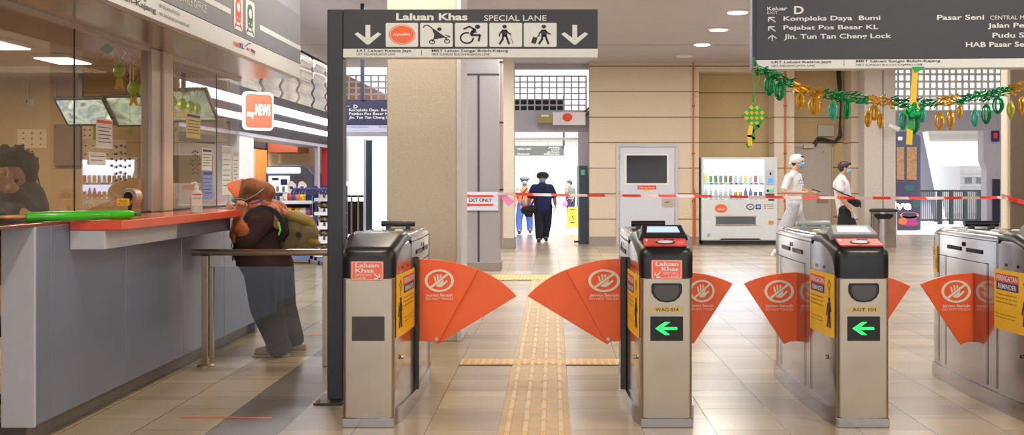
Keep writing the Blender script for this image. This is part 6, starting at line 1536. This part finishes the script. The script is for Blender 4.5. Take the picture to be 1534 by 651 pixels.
# tunic
b=Blob(1.05); b.cap(c(282,345,.0),c(262,480,.0),.135,.18,sy=.95); b.cap(c(262,480),c(288,600),.18,.20,sy=.85); b.cap(c(335,360),c(330,480),.11,.12,sy=1.1)
b.cap(c(160,440,-.0),c(170,560,-.0),.08,.10,sy=1.1); 
rg=[]
for (y_,cx_,rx,ry) in ((470,264,.165,.17),(520,272,.19,.20),(570,284,.205,.215),(640,291,.22,.235)):
    o=c(cx_,y_); rg.append([o+Vector((rx*math.cos(2*math.pi*k/20),ry*math.sin(2*math.pi*k/20),0)) for k in range(20)])
b.mb.loft(rg)
b.cap(shN,c(300,350,-.14),.10,.10); b.cap(shN,el,.098,.082); b.cap(el,el.lerp(wr,.42),.082,.058); b.cap(shF,elF,.09,.075); b.cap(elF,elF.lerp(wrF,.5),.075,.05)
b.build('tunic',brown,w,voxel=.011,smooth=5)
b=Blob(1.05); p=el.lerp(wr,.38); q_=el.lerp(wr,.86); b.cap(p,q_,.066,.046); b.cap(c(192,385,-.28),c(218,412,-.27),.05,.055); b.cap(c(168,400,-.27),c(150,468,-.25),.03,.02); b.build('ruffled_cuff',mat('orange_cuff',(178,98,44),.8,var=.3,scale=14,bump=.5),w,voxel=.008)
# head scarf: hood with peak and back knot, shoulder drape
b=Blob(1.1); b.sph(c(226,160),.120,1.0,1.0,.80); b.sph(c(255,162),.105,1.1,.95,.85); b.cap(c(262,162),c(322,188),.09,.025,sy=.85); b.cap(c(210,130),c(185,130),.075,.07,sy=1.2); b.sph(c(196,208,.0),.078,.95,1.15,.95); b.cap(c(190,215),c(250,250),.095,.11)
rk=random.Random(9)
for i in range(6): b.cap(c(158+6*i,88+3*i,-.05),c(150+22*i,222-6*i,-.112),.010,.012)
b.build('head_scarf',scarf,w,voxel=.008,smooth=4)
b=Blob(1.05); b.cap(c(240,270,-.06),c(345,285,-.12),.085,.07); b.cap(c(345,285,-.12),c(405,370,-.13),.06,.04); b.cap(c(240,268,.06),c(330,300,.14),.10,.10); b.cap(c(150,330,-.05),c(120,440,-.04),.06,.06); b.cap(c(230,275,0),c(160,330,-.02),.09,.07); b.cap(c(330,300,-.05),c(390,340,.05),.09,.08)
b.build('scarf_drape',scarf2,w,voxel=.009,smooth=4)
b=Blob(); b.cap(c(150,272,-.02),c(120,262,.02),.03,.025); b.cap(c(150,272,-.03),c(180,262,-.04),.03,.03); b.build('chin_scarf',mat('plum_scarf',(120,50,60),.8),w,voxel=.007)
# visor: curved orange peak
mb=MB(); rings=[]
top=[(150,74),(112,84),(78,97),(48,108)]; bot=[(150,196),(116,194),(90,180),(60,148)]
vs=[]; 
for i in range(4):
    for (q,dd) in ((top[i],-.01),(((top[i][0]+bot[i][0])/2,(top[i][1]+bot[i][1])/2),-.085+.018*i),(bot[i],-.09+.02*i)): vs.append(c(q[0],q[1],dd))
n=len(vs); vs2=[v+Vector((.004,.006,-.003)) for v in vs]
vsm=[v*1 for v in vs]; 
for v in (vs): pass
back=[Vector((v.x,2*Y-v.y,v.z)) for v in vs]
def sheet(g):
    fs=[]
    for i in range(3):
        for j in range(2): fs.append((3*i+j,3*i+3+j,3*i+4+j,3*i+1+j))
    mb.add(g,fs); mb.add([v+Vector((.006,0,-.004)) for v in g],[f[::-1] for f in fs])
sheet(vs); sheet(back)
mb.build('visor',mat('orange_visor',(250,128,84),.6),w,smooth=True)
b=Blob(); b.sph(c(97,205,.0),.05,.62,1.1,.68); b.build('face_mask',M['maskc'],w,voxel=.006)
mb=MB(); mb.tube([c(112,200,-.07),c(140,206,-.115),c(175,205,-.135),c(215,215,-.15)],.0025,5); mb.tube([c(308,138,-.11),c(285,165,-.15),c(230,200,-.165),c(180,222,-.14),c(150,235,-.1)],.004,6); mb.build('face_shield_cord',M['glassbar'],w)
eyes(hcw,rot,w)
# lanyard, keys
mb=MB(); mb.tube([c(230,235,-.13),c(270,228,-.14),c(305,208,-.12)],.006,6); mb.build('lanyard',mat('blue_lanyard',(60,90,190),.5),w)
# backpack
c=C(crop(330,250,4.341),Y)
t=thing('backpack','olive green canvas backpack on the back of the woman at the counter','backpack',c(520,530))
olive=mat('olive_canvas',(124,106,72),.85,var=.12,scale=8,bump=.3); olive2=mat('olive_flap',(134,110,44),.8,var=.1,scale=8,bump=.3)
b=Blob(1.08); b.cap(c(500,400),c(470,490),.11,.10,sy=1.3); b.cap(c(545,420),c(530,480),.10,.10,sy=1.3); b.cap(c(435,480),c(540,500),.06,.06,sy=1.8); b.cap(c(480,360),c(570,430),.08,.08,sy=1.4); b.build('bag_body',olive,t,voxel=.01,smooth=5)
b=Blob(1.05); b.cap(c(470,325),c(565,355),.055,.05,sy=2.4); b.cap(c(565,355),c(600,385),.045,.03,sy=2.6); b.build('top_flap',olive2,t,voxel=.009,smooth=4)
b=Blob(1.05); b.cap(c(590,480),c(635,498),.055,.02,sy=2); b.cap(c(595,500),c(600,522),.04,.02,sy=2); b.build('side_pocket',olive2,t,voxel=.009)
f=Fr(c(538,432,-.165),(1,-.1,0)); MB().ell(f,(0,0),.02,.022,-.03,.0,0,n=16).build('eyelet',M['ink'],t)
def strap(pts,name,m,wd=.042,dd=.012):
    mb=MB(); n=len(pts)
    for i in range(n-1):
        a,b_=pts[i],pts[i+1]; tt=(b_-a).normalized(); nn=Vector((tt.z,0,-tt.x))*wd/2
        a2=a-tt*.004; b2=b_+tt*.004
        mb.add([a2-nn,a2+nn,b2+nn,b2-nn,a2-nn+Vector((0,dd,0)),a2+nn+Vector((0,dd,0)),b2+nn+Vector((0,dd,0)),b2-nn+Vector((0,dd,0))],[(0,1,2,3),(7,6,5,4),(0,4,5,1),(1,5,6,2),(2,6,7,3),(3,7,4,0)])
    return mb.build(name,m,t)
import_pts=[(206,400,-.26),(214,360,-.275),(238,315,-.275),(272,276,-.262),(320,256,-.245),(370,266,-.23),(412,292,-.225),(438,330,-.22),(455,385,-.21),(452,430,-.20),(430,465,-.19)]
strap([c(*p) for p in import_pts],'shoulder_strap',M['blackm'],.036)
b=Blob(); b.cap(c(425,335,-.12),c(448,420,-.12),.035,.04,sy=1.2); b.cap(c(448,420,-.12),c(425,465,-.12),.035,.022); b.build('back_padding',mat('black_padding',(26,26,30),.9),t,voxel=.009)
mb=MB(); mb.tube([c(428,350,-.235),c(436,378,-.235),c(440,402,-.235),c(428,432,-.225)],.008,6); mb.build('reflective_trim',mat('neon_trim',(150,240,110),.4),t)
# keys at her front
t=thing('key_strap','dark strap with small keys hanging in front of the woman','keys',c(97,610,-.05)); MB().tube([c(99,435,-.06),c(97,480,-.06),c(97,605,-.06)],.006,6).build('strap',mat('navy_strap',(40,44,80),.6),t); MB().lathe(c(97,505,-.07),[(.004,-.02),(.014,-.015),(.014,.01),(.004,.02)],8).build('key',M['steelside'],t)
# ---------------------------------------------------------------- seated clerk behind the glass
Y=6.1; q=crop(0,200,2.711); c=C(q,Y)
s_=thing('person','clerk with short dark hair and grey jacket, head resting on one hand behind the glass','person',Vector((X_(10,Y),Y,0)))
jk=mat('dark_grey_jacket',(64,64,74),.7,var=.12,scale=6,bump=.3)
b=Blob(1.12); hs=c(45,165); rot=head(b,hs,Vector((.35,-.9,-.45)),1.12)
sh1=c(-20,270,.05); sh2=c(95,262,.05); b.cap(sh1,sh2,.07,.07); b.cap(hs-Vector((0,-.02,.06)),c(35,262,.05),.06,.065); b.cap(c(30,280,.06),c(20,420,.1),.15,.15)
elb=c(118,308,-.06); wrs=c(118,200,-.10); b.cap(sh2,elb,.05,.045); b.cap(elb,c(122,222,-.20),.045,.032); hand(b,c(122,222,-.20),Vector((-.85,-.1,.5)),Vector((-.3,-.2,1)),1.2,.5)
b.cap(sh1,c(70,330,-.15),.05,.045); b.cap(c(70,330,-.15),c(165,318,-.2),.04,.03); hand(b,c(160,318,-.2),Vector((1,-.05,-.1)),Vector((0,-1,0)),1.0,.3)
b.cap(c(20,420,.1),c(40,520,.0),.15,.14); b.build('body',M['skin'],s_,voxel=.009,smooth=2)
b=Blob(1.12); b.cap(c(25,285,.06),c(20,420,.1),.18,.19,sy=.9); b.cap(sh1,sh2,.085,.085); b.cap(sh2,elb,.072,.066); b.cap(elb,elb.lerp(c(122,222,-.20),.8),.066,.048); b.cap(sh1,c(70,330,-.15),.075,.065); b.cap(c(70,330,-.15),c(140,318,-.19),.06,.05); b.build('jacket',jk,s_,voxel=.010,smooth=4)
b=Blob(1.15); b.sph(hs+Vector((-.005,.02,.045)),.128,1,1,.9); b.sph(hs+Vector((0,.05,0)),.105); b.sph(hs+Vector((.01,-.055,.07)),.075,1.2,1,.7)
rn=random.Random(4)
for i in range(60):
    a=rn.uniform(0,6.28); e=rn.uniform(.15,1.2); d=Vector((math.cos(a)*math.cos(e),math.sin(a)*math.cos(e),math.sin(e))); o=hs+Vector((-.005,.02,.045)); b.cap(o+d*.105,o+d*.135+Vector((rn.uniform(-.02,.02),0,0)),.014,.006,n=6)
b.build('hair',M['hair'],s_,voxel=.006,smooth=1)
eyes(hs,rot,s_,1.1)
t=thing('office_chair','office chair mostly hidden under the seated clerk','chair',Vector((X_(10,Y),Y+.15,0))); cx=X_(8,Y)
MB().box(cx-.25,cx+.25,Y-.05,Y+.42,.46,.53).build('seat',M['blackm'],t,bevel=.02); MB().box(cx-.22,cx+.22,Y+.42,Y+.47,.58,1.0).build('backrest',M['blackm'],t,bevel=.02)
MB().tube([(cx,Y+.2,.05),(cx,Y+.2,.47)],.03,10).build('column_post',M['steeldk'],t)
for k in range(5):
    a=k*2*math.pi/5; MB().tube([(cx,Y+.2,.08),(cx+.27*math.cos(a),Y+.2+.27*math.sin(a),.04)],.02,8).build('leg',M['black'],t)
DOWN=[(2.7,15.6),(2.7,17.4),(2.7,19.3)]
# ================================================================ camera, light, view
cam=bpy.data.cameras.new('camera'); co=bpy.data.objects.new('camera',cam); COL.objects.link(co)
co.location=(0,0,CH); co.rotation_euler=(math.pi/2,0,0)
cam.sensor_width=36; cam.lens=36*F/1534; cam.shift_x=-(CU-767)/1534; cam.shift_y=-(325.5-CV)/1534
cam.clip_end=300; SC.camera=co
w=bpy.data.worlds.new('world'); SC.world=w; w.use_nodes=True
bg=w.node_tree.nodes['Background']; bg.inputs[0].default_value=(0.90,0.94,1.0,1); bg.inputs[1].default_value=1.05
def light(name,typ,loc,rot,en,col,size=1,sy=None,spread=None):
    l=bpy.data.lights.new(name,typ); l.energy=en; l.color=col
    if typ=='AREA':
        l.size=size; l.shape='RECTANGLE' if sy else 'DISK'
        if sy: l.size_y=sy
        if spread: l.spread=spread
    elif typ=='SUN': l.angle=math.radians(3)
    else: l.shadow_soft_size=size
    o=bpy.data.objects.new(name,l); COL.objects.link(o); o.location=loc; o.rotation_euler=rot
    return o
light('sun','SUN',(0,30,20),(math.radians(40),0,math.radians(8)),5.0,(1,0.97,0.92))
for (x,y) in DOWN: light('downlight_and_fill','AREA',(x,y,CZ-.05),(0,0,0),30,(1,.97,.9),.3)
# added fill lamps without fittings, under the ceiling to brighten the hall
for x in (-2.6,-.2,5.2,8.5):
    for y in (15.6,19.3): light('downlight_and_fill','AREA',(x,y,CZ-.03),(0,0,0),38,(1.0,0.98,0.97),.5)
for x in (-1.2,2.7,6.5):
    for y in (1.0,4.5,8.5,12.0): light('downlight_and_fill','AREA',(x,y,CZ-.03),(0,0,0),30,(1.0,0.90,0.74),.4)
light('office_lamp','AREA',(-4.2,8.2,2.2),(0,0,0),30,(1.0,0.84,0.62),1.4,.5)
light('office_lamp','AREA',(-4.6,5.6,2.2),(0,0,0),22,(1.0,0.84,0.62),1.4,.5)
light('shop_lamp_and_fill','AREA',(-5.6,15.5,2.5),(0,0,0),60,(1.0,.96,.9),2.0,1.6)
light('shop_lamp_and_fill','AREA',(-5.0,18.4,2.5),(0,0,0),45,(1.0,.93,.82),1.0,1.0)  # added fill, brightens the shop's end wall and orange panel
light('passage_fill','AREA',(-3.2,12.5,CZ-.05),(0,0,0),110,(.86,.90,1.0),.6)  # added bluish fill with no fitting, tints the left of the hall
vs=SC.view_settings; vs.view_transform='Standard'; vs.look='None'; vs.gamma=1; vs.use_curve_mapping=False; vs.exposure=0.72
SC.display_settings.display_device='sRGB'
SC.cycles.max_bounces=8; SC.cycles.transparent_max_bounces=12; SC.cycles.sample_clamp_indirect=6
try: SC.cycles.use_denoising=True
except Exception: pass
